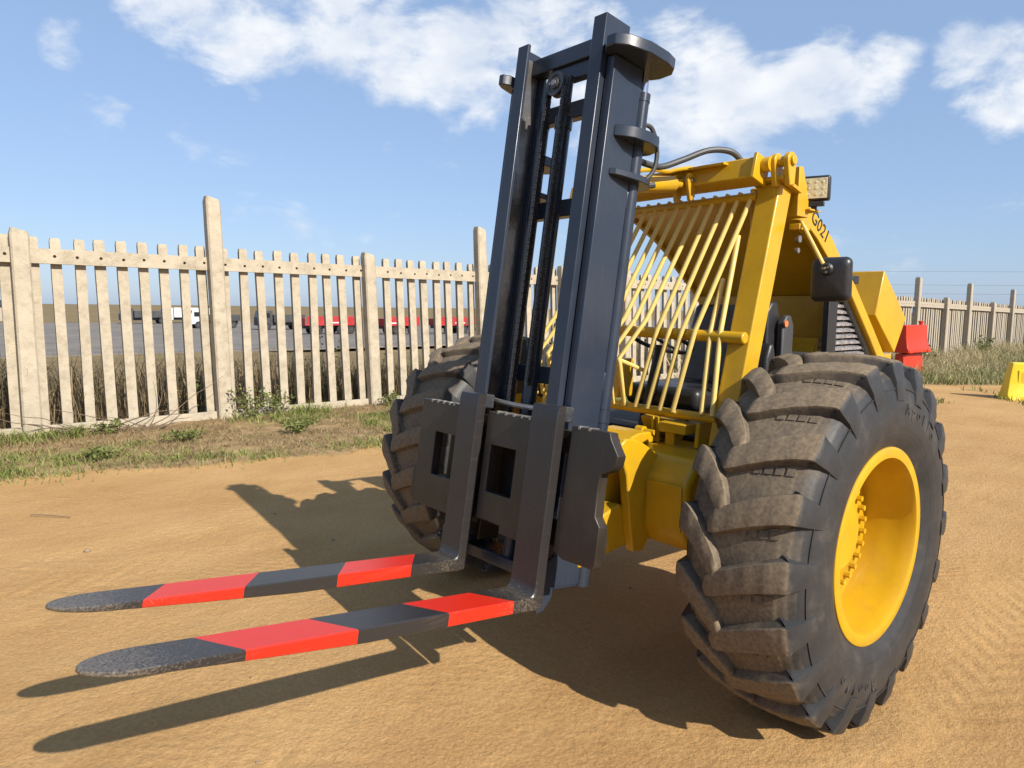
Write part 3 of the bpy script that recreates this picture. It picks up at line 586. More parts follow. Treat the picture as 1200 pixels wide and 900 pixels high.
def lug_mesh(side, t_end, dang, w_sh, w_end, bend):
    # one tread lug from low on the sidewall over the shoulder to its rounded end past the crown
    vs = []; fs = []; du = []; t0 = LTS[-1]; ts = sorted(set(list(np.linspace(t0, LTS[5], 7))+[LTS[5], LTS[4]]+list(np.linspace(LTS[4], t_end, 20))), reverse=True); n_ = len(ts)
    rr = .045
    for ta in ts:
        y, r, ny, nr = lug_top(ta)
        g = max(0, min(1, (LTS[4]-ta)/(LTS[4]-t_end)))
        ang = dang*g**bend; wd = w_sh+(w_end-w_sh)*g
        if ta > LTS[5]: wd *= 1-.18*(ta-LTS[5])/(t0-LTS[5])
        d_end = ta-t_end
        if d_end < rr: wd *= math.sqrt(max(.0, 1-(1-d_end/rr)**2))*.72+.28
        drop = 0 if d_end > .02 else .012*(1-d_end/.02)**2
        wob = .0012*math.sin(ta*90+side)
        half = wd/2/.71
        for k, (q_, e) in enumerate(((-1.34, -.060), (-1.06, -.013), (-.97, -.003), (-.5, 0.0), (.5, 0.0), (.97, -.003), (1.06, -.013), (1.34, -.060))):
            hh = e-drop+(wob if 2 <= k <= 5 else 0); yy, r_ = y+ny*hh, r+nr*hh
            vs.append((r_*math.cos(ang+q_*half), side*yy, r_*math.sin(ang+q_*half)))
            du.append((1.05 if ta < LTS[4]+.002 else .25) if 2 <= k <= 5 and ta < LTS[5]+.02 else ((.62 if ta < .12 else .36) if ta < LTS[4] else .06))
    for i in range(n_-1):
        for k in range(7):
            a = i*8+k; f4 = (a, a+8, a+9, a+1); fs.append(f4 if side > 0 else f4[::-1])
    fs.append(tuple(range(8)) if side > 0 else tuple(range(7, -1, -1))); e_ = tuple((n_-1)*8+k for k in range(8)); fs.append(e_[::-1] if side > 0 else e_)
    me = bpy.data.meshes.new('tread_lug'); me.from_pydata(vs, [], fs); me.materials.append(TM_)
    me.polygons.foreach_set('use_smooth', [True]*len(me.polygons)); me.set_sharp_from_angle(angle=R(38))
    A = me.attributes.new('dust', 'FLOAT', 'POINT'); A.data.foreach_set('value', du); me.update(); return me
LUG_O = lug_mesh(1, -.095, R(-9.0), .104, .084, 1.25)
LUG_I = lug_mesh(-1, .030, R(-14.0), .100, .098, 1.5)
def wheel_at(yw, out, phase):
    # out = +1: dished side towards +y
    cz = CR-.008
    mb = MB(); full = [(-p[0], p[1]) for p in PROFS[::-1][:-1]]+list(PROFS); nn = 144
    mb.lathe([(a, b_) for a, b_ in full], (0, yw, cz), 'y', nn); mb.f = [f[::-1] for f in mb.f]
    ty = mb.build('tyre', TM_, FL, smooth=60, origin=(0, yw, cz))
    du = [(.74 if r > .672 else (.5 if r > .655 else (.25 if r > .635 else .06))) for _ in range(nn) for (_, r) in full]
    A = ty.data.attributes.new('dust', 'FLOAT', 'POINT'); A.data.foreach_set('value', du)
    for k in range(20):
        for me, off in ((LUG_O if out > 0 else LUG_I, 0), (LUG_I if out > 0 else LUG_O, 9)):
            o = bpy.data.objects.new('tread_lug', me); col.objects.link(o); o.parent = ty
            o.rotation_euler = (0, -R(k*18+phase+off), 0)
    mb = MB()
    for k in range(20):
        for q_ in range(4):
            an_ = R(k*18+phase+9+1.2-1.0*q_*.4); t0 = .155-.036*q_
            for ta0, ta1, a0_, a1_ in ((t0, t0-.026, an_-R(1.1), an_+R(1.1)),):
                o_ = out; P = [pos(o_*ta_, a__, h_) for h_ in (-.004, .005) for ta_, a__ in ((ta0, a0_), (ta1, a0_-R(.3)), (ta1, a1_-R(.3)), (ta0, a1_))]
                P = [(p[0], p[1]+yw, p[2]+cz) for p in P]
                fs_ = [(4, 5, 6, 7), (0, 4, 7, 3), (1, 2, 6, 5), (0, 1, 5, 4), (3, 7, 6, 2)]; mb.add(P, fs_)
    rb = mb.build('tread_ribs', TM_, ty, smooth=0); rb['kind'] = 'stuff'
    A = rb.data.attributes.new('dust', 'FLOAT', 'POINT'); A.data.foreach_set('value', [.62]*len(rb.data.vertices))
    # thin moulding rings on the sidewall
    for rr in (.605, .44):
        tt = [p for p in PROFS if p[1] < rr][0]
        mb = MB(); y_ = out*(tt[0]+.0005); mb.lathe([(y_+.0022*math.cos(q_), rr+.0035*math.sin(q_)) for q_ in np.linspace(0, 2*math.pi, 7)[:-1]], (0, yw, cz), 'y', 96, closed=True); ob = mb.build('moulding_ring', TM_, ty, smooth=60)
    # rim
    mb = MB(); pr = [(.205, .335), (.216, .340), (.218, .372), (.214, .380), (.204, .383), (.196, .378), (.190, .352), (.17, .345), (.12, .338), (.05, .33), (-.10, .325), (-.16, .330), (-.205, .383), (-.214, .380), (-.214, .325), (-.16, .318), (-.10, .312), (.02, .314), (.075, .318), (.10, .322), (.125, .327), (.16, .331)]
    mb.lathe([(out*a, b_) for a, b_ in pr], (0, yw, cz), 'y', 96, closed=True)
    if out < 0: mb.f = [f[::-1] for f in mb.f]
    rim = mb.build('wheel_rim', YEL, FL, smooth=40, origin=(0, yw, cz))
    mb = MB(); pr = [(.022, .32), (.022, .262), (.035, .24), (.05, .222), (.05, .0)] ; pr2 = [(.0, .0), (.0, .20), (-.02, .32)]
    mb.lathe([(out*a, b_) for a, b_ in pr+pr2], (0, yw, cz), 'y', 64)
    hub = mb.build('wheel_disc', YEL, rim, smooth=40)
    mb = MB()
    for k in range(24):
        q_ = 2*math.pi*(k+.3)/24; x_, z_ = .198*math.cos(q_), .198*math.sin(q_)
        mb.tube([(x_, yw+out*.046, cz+z_), (x_, yw+out*.074, cz+z_)], .0115, 6)
    tag(mb.build('wheel_bolts', YEL, rim, smooth=0), kind='stuff')
    mb = MB(); mb.cyl((0, yw+out*.05, cz), (0, yw+out*.075, cz), .135, 32); mb.build('hub_cap', YEL, rim, bevel=.006)
    return ty
tyL = wheel_at(.79, 1, 3.5)
tyR = wheel_at(-1.28, -1, 8)
# raised lettering on the outer sidewall
def text_mesh(ch, size, extr):
    cu_ = bpy.data.curves.new('t', 'FONT'); cu_.body = ch; cu_.size = size; cu_.extrude = extr; cu_.align_x = 'CENTER'; cu_.resolution_u = 3
    o = bpy.data.objects.new('t', cu_); col.objects.link(o); me = bpy.data.meshes.new_from_object(o); bpy.data.objects.remove(o); return me
def arc_text(txt, ang0, dang, rad, size):
    for i, ch in enumerate(txt):
        if ch == ' ': continue
        a = R(ang0+dang*i); me = text_mesh(ch, size, .0025); me.materials.clear(); me.materials.append(TM_)
        a_ = me.attributes.new('dust', 'FLOAT', 'POINT'); a_.data.foreach_set('value', [.16]*len(me.vertices))
        o = bpy.data.objects.new('sidewall_letter', me); col.objects.link(o); o.parent = tyL
        rdir = Vector((math.cos(a), 0, math.sin(a))); n_ = Vector((0, 1, 0)); tdir = rdir.cross(n_)*-1
        up = rdir; xd = up.cross(n_)
        yy = np.interp(rad+size*.35, [p[1] for p in PROFS[::-1]], [p[0] for p in PROFS[::-1]])
        mt = Matrix((xd, up, xd.cross(up))).transposed().to_4x4(); mt.translation = rdir*rad+n_*(yy+.0005); o.matrix_local = mt
arc_text('Apollo', 100, 6.4, .505, .066)
arc_text('Apollo', -84, 6.4, .505, .066)

# --- axle, chassis, front lugs
mb = MB(); mb.prism([(.45, .705), (.45, .905), (.37, .995), (-.25, .995), (-.30, .90), (-.30, .62), (.40, .62)], 'y', -.72, .435); tk = mb.build('axle_housing', YEL, FL, bevel=.03, seg=4)
mb = MB(); mb.box(.452, .458, .245, .42, .712, .90); mb.build('cover_plate', YEL, tk, bevel=.003)
mb = MB(); mb.cyl((0, .43, .728), (0, .62, .728), .15, 32); mb.build('axle_tube', YEL, FL, bevel=.005)
mb = MB(); mb.cyl((0, -.72, .728), (0, -1.1, .728), .15, 32); mb.build('axle_tube', YEL, FL, bevel=.005)
lugp = [(.615, 1.062), (.585, 1.082), (.53, 1.075), (.47, 1.05), (.40, 1.01), (.345, .965), (.38, .80), (.40, .66), (.455, .59), (.52, .60), (.545, .72), (.565, .86), (.575, .93), (.60, .99)]
for yy in (.215, .085, -.345, -.475):
    mb = MB(); mb.prism(lugp, 'y', yy-.022, yy+.022); mb.build('mast_pivot_lug', YEL, FL, bevel=.006)
for yy in (.15, -.41):
    mb = MB(); mb.prism([(.50, .62), (.50, .76), (.56, .80), (.80, .74), (.80, .58)], 'y', yy-.045, yy+.045); mb.build('mast_pivot_arm', YEL, FL, bevel=.008)
mb = MB(); mb.prism([(-.25, .70), (-.25, .99), (-1.9, .99), (-2.35, .80), (-2.35, .62), (-1.9, .62)], 'y', -.55, .29); mb.build('chassis_frame', YEL, FL, bevel=.012)
mb = MB(); mb.box(-.97, .03, -.68, .42, 1.0, 1.02); mb.build('cab_floor', RUB, FL, bevel=.003)
# rear caster wheel
mb = MB(); mb.prism([(-2.0, .80), (-2.4, .80), (-2.35, .35), (-2.28, .35)], 'y', yc+.13, yc+.16); mb.prism([(-2.0, .80), (-2.4, .80), (-2.35, .35), (-2.28, .35)], 'y', yc-.16, yc-.13); mb.build('caster_fork', YEL, FL, bevel=.005)
mb = MB(); mb.lathe([(-.1, .2), (-.115, .3), (-.1, .34), (0, .352), (.1, .34), (.115, .3), (.1, .2)], (-2.3, yc, .355), 'y', 48, closed=True); mb.build('caster_tyre', RUB, FL)
mb = MB(); mb.lathe([(-.13, 0), (-.13, .05), (-.06, .06), (-.06, .2), (.06, .2), (.06, .06), (.13, .05), (.13, 0)], (-2.3, yc, .355), 'y', 32); mb.build('caster_rim', YEL, FL)

# --- cab frame: front posts lean back
PA = Vector((-.127, 0, 2.151)); PB = Vector((.190, 0, .985)); pd = (PA-PB).normalized(); pn = Vector((pd.z, 0, -pd.x))  # pn points forward
def post(y0, y1):
    mb = MB(); vs = []
    for P in (PB, PA):
        for d in (0, -.105):
            for y in (y0, y1): q_ = P+pn*d; vs.append((q_.x, y, q_.z))
    mb.add(vs, [(0, 1, 5, 4), (2, 6, 7, 3), (0, 4, 6, 2), (1, 3, 7, 5), (4, 5, 7, 6), (0, 2, 3, 1)]); return mb.build('cab_post', YEL, FL, bevel=.007, seg=3)
post(.345, .45); post(-.72, -.615)
for y0, y1 in ((.318, .478), (-.748, -.588)):
    mb = MB(); c_ = PA+pn*(-.055)+pd*.008; mb.obox((c_.x, (y0+y1)/2, c_.z), pn, (0, 1, 0), pd, .085, (y1-y0)/2, .008); mb.build('post_cap_plate', YEL, FL, bevel=.002)
# top cross beam with clevis lugs and tilt link
bc = Vector((-.075, 0, 2.188))
mb = MB(); mb.obox((bc.x, -.17, bc.z+.01), pn, (0, 1, 0), pd, .05, .55, .046); bm_ = mb.build('roof_cross_beam', YEL, FL, bevel=.006)
mb = MB(); mb.obox((bc.x+.005, .385, bc.z+.015), pn, (0, 1, 0), pd, .056, .008, .056); mb.build('beam_end_plate', YEL, bm_, bevel=.003)
mb = MB(); mb.cyl((bc.x-.01, .39, bc.z+.035), (bc.x-.01, .43, bc.z+.035), .032, 20); mb.build('pivot_boss', YEL, bm_, smooth=40)
for yy, xo in ((.437, -.035), (.492, -.045)):
    mb = MB(); cxx, czz, rr = bc.x+xo, 2.232, .036
    P = [(cxx+rr*math.cos(R(a)), czz+rr*math.sin(R(a))) for a in range(-10, 200, 15)]+[(cxx-.028, 2.135), (cxx+.012, 2.128)]
    mb.prism(P, 'y', yy-.012, yy+.012); lg = mb.build('pivot_lug', YEL, bm_, bevel=.004)
    mb = MB(); mb.cyl((cxx, yy+.011, czz), (cxx, yy+.024, czz), .02, 16); mb.build('pivot_pin', YEL, bm_, bevel=.003)
mb = MB(); mb.cyl((bc.x-.04, .43, 2.232), (bc.x-.04, .49, 2.232), .022, 16); mb.build('pivot_sleeve', YEL, bm_, smooth=40)
for yy in (.075, .0):
    mb = MB(); cxx, czz = -.005, 2.19
    P = [(cxx+.03*math.cos(R(a)), czz+.03*math.sin(R(a))) for a in range(-10, 200, 15)]+[(cxx-.03, 2.12), (cxx-.004, 2.095), (cxx+.008, 2.10)]
    mb.prism(P, 'y', yy-.009, yy+.009); o = mb.build('link_clevis', YEL, bm_, bevel=.003)
mb = MB(); mb.cyl((-.005, -.02, 2.19), (-.005, .092, 2.19), .011, 12); mb.build('clevis_pin', STEEL, bm_)
mb = MB(); mb.cyl((.075, .038, 2.166), (.50, .038, 2.118), .036, 24); lk = mb.build('tilt_link', YEL, FL, bevel=.004)
mb = MB(); mb.cyl((-.03, .038, 2.182), (.08, .038, 2.166), .021, 16); mb.build('link_end', YEL, lk)
mb = MB(); mb.tube(bez([(.36, .06, 2.185), (.25, .06, 2.205), (.14, .055, 2.212), (.06, .05, 2.232), (-.03, .06, 2.25)], 18), .009, 8); mb.build('hydraulic_pipe', YEL, FL)
mb = MB(); mb.box(-.16, .0, -.55, .25, 2.235, 2.246); mb.build('beam_top_plate', YEL, bm_, bevel=.002)
# roof sheet and side beams running back and down
RO = [(-.24, 2.165), (-.40, 2.165), (-.586, 2.133), (-.781, 2.04), (-.892, 1.972), (-.989, 1.891), (-1.193, 1.742), (-1.46, 1.505), (-1.713, 1.275)]
LOW = [(-.22, 1.90), (-.30, 1.98), (-.40, 2.03), (-.538, 2.036), (-.64, 2.008), (-.728, 1.961), (-.898, 1.845), (-1.02, 1.775), (-1.148, 1.69), (-1.41, 1.458), (-1.66, 1.22)]
mb = MB(); mb.prism([(-.20, 2.15)]+RO+[(-1.74, 1.22)]+LOW[::-1], 'y', .262, .33); mb.build('cab_side_beam', YEL, FL, bevel=.005)
mb = MB(); mb.prism([(-.20, 2.15)]+RO+[(-1.74, 1.22), (-1.70, 1.22)]+[(x_+.006, z_-.03) for x_, z_ in RO[::-1]]+[(-.2, 2.11)], 'y', -.72, -.69); mb.build('cab_side_beam', YEL, FL, bevel=.004)
mb = MB(); P = [(-.38, 2.166)]+RO[1:]; Q = [(x_-.004, z_-.012) for x_, z_ in P[::-1]]; mb.prism(P+Q, 'y', -.70, .27); mb.build('roof_sheet', YEL, FL, smooth=20)
mb = MB(); mb.prism([(-.262, 2.02), (-.262, 2.232), (-.296, 2.236), (-.36, 2.10), (-.36, 2.02)], 'y', .33, .462); mb.build('gusset_plate', YEL, FL, bevel=.002)
mb = MB(); mb.box(-.31, -.215, .452, .50, 1.955, 1.98); mb.build('mirror_bracket', YEL, FL, bevel=.002)
mb = MB(); mb.cyl((-.285, .452, 1.92), (-.285, .47, 1.92), .016, 12); mb.cyl((-.285, .452, 1.87), (-.285, .466, 1.87), .012, 12); mb.build('hinge_bolt', STEEL, FL)
# rear cab bulkhead with lower ledge, side grille and its frame
mb = MB(); mb.box(-1.235, -1.22, -.69, .261, 1.02, 1.69); mb.build('rear_bulkhead', YEL, FL, bevel=.002)
mb = MB(); mb.box(-1.218, -.98, -.25, .24, 1.02, 1.456); mb.build('engine_cover', YEL, FL, bevel=.006)
mb = MB(); mb.box(-.979, -.972, -.10, .22, 1.08, 1.42); mb.build('engine_cover_panel', YEL, FL, bevel=.003)
mb = MB(); mb.cyl((-.91, .08, 1.30), (-.91, .245, 1.30), .075, 24)
for k in range(9): mb.cyl((-.91, .09+.016*k, 1.30), (-.91, .096+.016*k, 1.30), .083, 24)
mb.build('air_filter', HOSE, FL, smooth=30)
fr = MB(); fr.box(-1.05, -.95, .272, .305, 1.03, 1.73)
fr.prism([(-1.05, 1.755), (-1.05, 1.70), (-1.10, 1.68), (-1.38, 1.43), (-1.60, 1.21), (-1.655, 1.21), (-1.405, 1.452), (-1.145, 1.683)], 'y', .272, .304)
gf = fr.build('side_grille_frame', BLK, FL, bevel=.003)
mb = MB(); mb.prism([(-1.05, 1.03), (-1.05, 1.70), (-1.10, 1.68), (-1.38, 1.43), (-1.60, 1.21), (-1.60, 1.03)], 'y', .235, .25); mb.build('radiator_core', BLK, gf)
FIN = mat('bright_metal_fins', (.55, .55, .58), .35, .5, 45, .6, 90, metal=.7, dirt=(.10, .10, .12), dirt_amt=.8, dirt_scale=30)
zz = 1.06
while zz < 1.68:
    xr = max(-1.10-(1.68-zz)*1.12, -1.62)
    mb = MB(); mb.prism([(.255, zz+.004), (.290, zz-.006), (.292, zz+.008), (.268, zz+.018)], 'x', xr, -1.051); mb.build('grille_slat', FIN, gf, smooth=0); zz += .0335
# hood / rear tank with diamond section
mb = MB(); mb.prism([(-1.634, 1.845), (-2.0, 1.565), (-1.854, 1.352), (-1.545, 1.582)], 'y', -.60, .30); hd = mb.build('rear_tank', YEL, FL, bevel=.006)
mb = MB(); mb.box(-1.30, -1.22, .20, .30, 1.755, 1.80); mb.build('roof_latch', BLK, FL, bevel=.004)
mb = MB(); mb.box(-2.0, -1.24, -.55, .23, .99, 1.34); mb.build('engine_body', YEL, FL, bevel=.01)
# windscreen guard of bent bars
A_ = Vector((-.144, 0, 2.104)); B_ = Vector((.150, 0, 1.132)); dz = (A_-B_)
onp = lambda y, z: (A_.x+(A_.z-z)/(A_.z-B_.z)*(B_.x-A_.x)+.018, y, z)
mb = MB(); mb.cyl(onp(.345, 2.10), onp(-.615, 2.10), .019, 14); rail = mb.build('guard_top_rail', YEL, FL, smooth=40)
mb = MB(); p0_, p1_ = Vector(onp(.36, 1.135)), Vector(onp(-.615, 1.135)); mb.cyl(p0_-Vector((.03, 0, 0)), p1_-Vector((.03, 0, 0)), .021, 14); mb.build('guard_bottom_rail', YEL, FL, smooth=40)
mb = MB(); mb.cyl((.075, .44, 1.485), (.075, -.70, 1.505), .026, 16); mb.build('guard_middle_rail', YEL, FL, smooth=40, bevel=.006)
for i in range(14):
    yt = .323-.0645*i
    if yt < -.52: break
    yb = .147-.071*i
    if i < 4: pts = [onp(yt, 2.125), (.110, yt+(yb-yt)*.63, 1.51), onp(yb, 1.15)]
    else:
        ym = yt+(yb-yt)*.60; pts = [onp(yt, 2.125), (.108, ym, 1.56), (.24, ym-.055, 1.372), (.236, ym-.052, 1.355), onp(yb, 1.15)]
    mb = MB(); e = Vector(pts[-1]); pts = pts+[e+Vector((-.028, 0, -.012))]
    mb.tube(pts, .0112, 10); mb.build('guard_bar', YELT, FL, smooth=50)
for p, q_ in (((.293, 1.929), (.352, 1.15)), ((.262, 1.739), (.298, 1.15))):
    mb = MB(); f_ = (p[1]-1.51)/(p[1]-q_[1]); mb.tube([onp(*p), (.085, p[0]+(q_[0]-p[0])*f_, 1.51), onp(*q_)], .0112, 10); mb.build('guard_bar', YELT, FL, smooth=50)
ym = .323-.0645*4+(.147-.071*4-(.323-.0645*4))*.60
mb = MB(); mb.tube([(.24, ym-.055, 1.368), onp(-.068, 1.315)], .0095, 8); mb.build('guard_brace', YELT, FL)
# things under the guard: bracket box, stays, pin
mb = MB(); mb.box(.10, .20, .10, .245, 1.055, 1.10); mb.build('step_bracket', YEL, FL, bevel=.004)
mb = MB(); mb.box(.11, .17, .115, .165, .99, 1.054); mb.build('bracket_leg', YEL, FL, bevel=.004)
mb = MB(); mb.prism([(.06, 1.11), (.16, 1.11), (.17, 1.0), (.10, .99)], 'y', .27, .29); mb.build('stay_plate', YEL, FL, bevel=.003)
mb = MB(); mb.prism([(.02, 1.11), (.13, 1.10), (.10, 1.03), (.04, 1.0)], 'y', -.06, .12); mb.build('stay_plate', YEL, FL, bevel=.003)
for yy in (.045, .075):
    mb = MB(); mb.box(.16, .175, yy-.006, yy+.006, .99, 1.115); mb.build('stay_rod', YEL, FL, bevel=.002)
mb = MB(); mb.cyl((.20, .02, 1.045), (.20, -.02, 1.045), .022, 16); mb.cyl((.20, .08, 1.045), (.20, .02, 1.045), .012, 12); mb.build('retaining_pin', YEL, FL, smooth=40)
mb = MB(); mb.prism([(.48, .998), (.30, 1.05), (.22, 1.05), (.10, .998)], 'y', -.16, .07); mb.build('valve_cover', YEL, FL, bevel=.008)
mb = MB(); mb.prism([(.02, 1.36), (.02, 1.17), (.14, 1.17), (.09, 1.36)], 'y', -.42, -.20); mb.build('dash_box', YEL, FL, bevel=.008)
# seat, steering column, control console
mb = MB(); mb.box(-.55, -.10, -.36, .09, 1.11, 1.22); mb.build('seat_cushion', BLK, FL, bevel=.035, seg=4)
mb = MB(); mb.prism([(-.50, 1.2), (-.60, 1.2), (-.74, 1.62), (-.66, 1.64)], 'y', -.33, .06); mb.build('seat_backrest', BLK, FL, bevel=.03, seg=4)
mb = MB(); mb.box(-.5, -.15, -.28, .02, 1.02, 1.11); mb.build('seat_base', BLK, FL, bevel=.01)
mb = MB(); mb.cyl((.02, -.13, 1.03), (-.10, -.13, 1.42), .028, 14); mb.build('steering_column', BLK, FL)
mb = MB(); mb.lathe([(.011*math.cos(q_), .15+.011*math.sin(q_)) for q_ in np.linspace(0, 2*math.pi, 9)[:-1]], (0, 0, 0), 'z', 36, closed=True); Rm = Matrix.Rotation(R(-22), 3, 'Y')
mb.v = [tuple(Rm @ Vector(v)+Vector((-.108, -.13, 1.44))) for v in mb.v]; mb.cyl((-.25, -.13, 1.39), (.03, -.13, 1.49), .008, 8); mb.build('steering_wheel', BLK, FL)
mb = MB(); mb.prism([(-.36, 1.02), (-.36, 1.60), (-.40, 1.645), (-.45, 1.645), (-.47, 1.58), (-.47, 1.02)], 'y', .24, .29); mb.build('control_console', BLK, FL, bevel=.012, seg=3)
mb = MB(); mb.prism([(-.43, 1.02), (-.43, 1.54), (-.46, 1.58), (-.50, 1.58), (-.53, 1.53), (-.53, 1.02)], 'y', .30, .335); mb.build('console_side_panel', HOSE, FL, bevel=.008)
mb = MB(); mb.prism([(-.24, 1.02), (-.25, 1.38), (-.28, 1.45), (-.31, 1.45), (-.33, 1.38), (-.34, 1.02)], 'y', .30, .36); mb.build('armrest', BLK, FL, bevel=.018, seg=3)
mb = MB(); mb.cyl((-.44, .337, 1.54), (-.44, .345, 1.54), .016, 12); mb.build('indicator_lamp', mat('amber_plastic', (.75, .2, .06), .4), FL)
# work lamp
lx, ly, lz = -.385, .482, 2.148
fx = Vector((.93, .34, -.06)).normalized(); sy = Vector((0, 0, 1)).cross(fx).normalized(); uz = fx.cross(sy)
mb = MB(); mb.obox((lx, ly, lz), fx, sy, uz, .026, .058, .055); lamp = mb.build('work_lamp', BLK, FL, bevel=.01, seg=3)
LENS = mat('lamp_lens', (.66, .60, .40), .25, .2, 30, .3, 60)
c_ = Vector((lx, ly, lz))+fx*.0265; mb = MB(); mb.obox(c_, fx, sy, uz, .002, .047, .044); mb.build('lens', LENS, lamp, bevel=.001)
REFL = mat('lamp_reflector', (.75, .68, .42), .15, .1, 9, metal=.6)
for j in range(3):
    for k in range(3):
        c2 = c_+sy*(-.029+.029*k)+uz*(-.027+.027*j)+fx*.0015
        mb = MB(); mb.tube([c2, c2+fx*.002], [.0075, .005], 12); mb.build('lens_element', REFL, lamp, smooth=40)
mb = MB(); mb.obox((lx, ly, lz-.068), fx, sy, uz, .02, .035, .010); mb.obox((lx-.005, ly-.01, lz-.088), fx, sy, uz, .012, .012, .012); mb.build('lamp_bracket', BLK, lamp, bevel=.002)
mb = MB(); mb.box(-.43, -.33, .40, .485, 2.048, 2.056); mb.build('lamp_shelf', YEL, FL, bevel=.001)
# mirror, seen from its back
mc = Vector((-.215, .655, 1.735)); fx = Vector((.98, .18, -.08)).normalized(); sy = Vector((0, 0, 1)).cross(fx).normalized(); uz = fx.cross(sy)
mb = MB()
def rrect(hw, hh, r, n_=6):
    P = []
    for cx_, cz_, a0_ in ((hw-r, hh-r, 0), (-hw+r, hh-r, 90), (-hw+r, -hh+r, 180), (hw-r, -hh+r, 270)):
        for k in range(n_+1): a = R(a0_+90*k/n_); P.append((cx_+r*math.cos(a), cz_+r*math.sin(a)))
    return P
rings = [(.0, 1.0), (.008, 1.01), (.022, .97), (.034, .88), (.040, .70), (.042, .0)]
vs = []; fs = []; base_ = rrect(.080, .092, .026); n_ = len(base_)
for d, s_ in rings:
    for p in base_: vs.append(mc+fx*d+sy*p[0]*s_+uz*p[1]*s_)
for i in range(len(rings)-1):
    for k in range(n_): fs.append((i*n_+k, i*n_+(k+1) % n_, (i+1)*n_+(k+1) % n_, (i+1)*n_+k))
fs.append(tuple(range(n_-1, -1, -1))); mb.add(vs, fs); mir = mb.build('mirror_housing', BLK, FL, smooth=50)
mb = MB(); mb.obox(mc-fx*.002, fx, sy, uz, .0015, .07, .082); mb.build('mirror_glass', CHROME, mir)
jb = mc+fx*.044+uz*.045-sy*.01
mb = MB(); mb.tube([jb-fx*.006, jb+fx*.006, jb+fx*.016], [.027, .027, .02], 20); mb.build('mirror_joint', BLK, mir, smooth=30)
for a in (40, 160, 280):
    mb = MB(); pp = jb+fx*.016+(sy*math.cos(R(a))+uz*math.sin(R(a)))*.012; mb.tube([pp, pp+fx*.003], .004, 8); mb.build('screw', STEEL, mir)
mb = MB(); mb.tube([(-.26, .48, 1.98), (-.235, .50, 1.985), jb+fx*.012], .0078, 10); mb.build('mirror_arm', YELT, FL, smooth=50)
# hoses
mb = MB(); mb.tube(bez([(.46, .11, 2.22), (.371, .12, 2.205), (.281, .13, 2.203), (.174, .16, 2.242), (.047, .2, 2.294), (-.041, .25, 2.296), (-.09, .275, 2.262), (-.105, .285, 2.215)], 40), .0135, 10); mb.build('hydraulic_hose', HOSE, FL)
def M3(x, u, v): return TM((x, u, v))
mb = MB(); mb.tube(bez([M3(-.30, .17, 2.285), M3(-.345, .185, 2.275), M3(-.385, .19, 2.20), M3(-.385, .185, 2.12), M3(-.35, .16, 2.06), M3(-.30, .11, 2.01)], 30), .0095, 8); mb.build('hydraulic_hose', HOSE, FL)
mb = MB(); mb.tube(bez([M3(-.30, .0, 2.05), M3(-.37, .05, 2.04), M3(-.42, .10, 2.07), M3(-.47, .13, 2.09)], 20), .0125, 8); mb.build('hydraulic_hose', HOSE, FL)
mb = MB(); mb.tube(bez([M3(-.20, -.06, 1.16), M3(-.2, -.05, 1.27), M3(-.22, -.02, 1.295), M3(-.24, .02, 1.25), M3(-.24, .03, 1.12)], 20), .0085, 8); mb.build('hydraulic_hose', BLK, FL)
mb = MB(); mb.cyl(M3(-.276, UC+.288, 2.285), M3(-.31, UC+.288, 2.285), .012, 10); mb.build('hose_fitting', STEEL, FL)
# painted fleet number
me = text_mesh('G021', .095, .0012); me.materials.clear(); me.materials.append(BLK)
tx = bpy.data.objects.new('fleet_number', me); col.objects.link(tx); tx.parent = FL
an = R(31); xd = Vector((-math.cos(an), 0, -math.sin(an))); yd = Vector((-math.sin(an), 0, math.cos(an)))
mt = Matrix((xd, yd, xd.cross(yd))).transposed().to_4x4(); mt.translation = Vector((-.735, .3312, 1.995))-Vector((0, yc, 0)); tx.matrix_local = mt

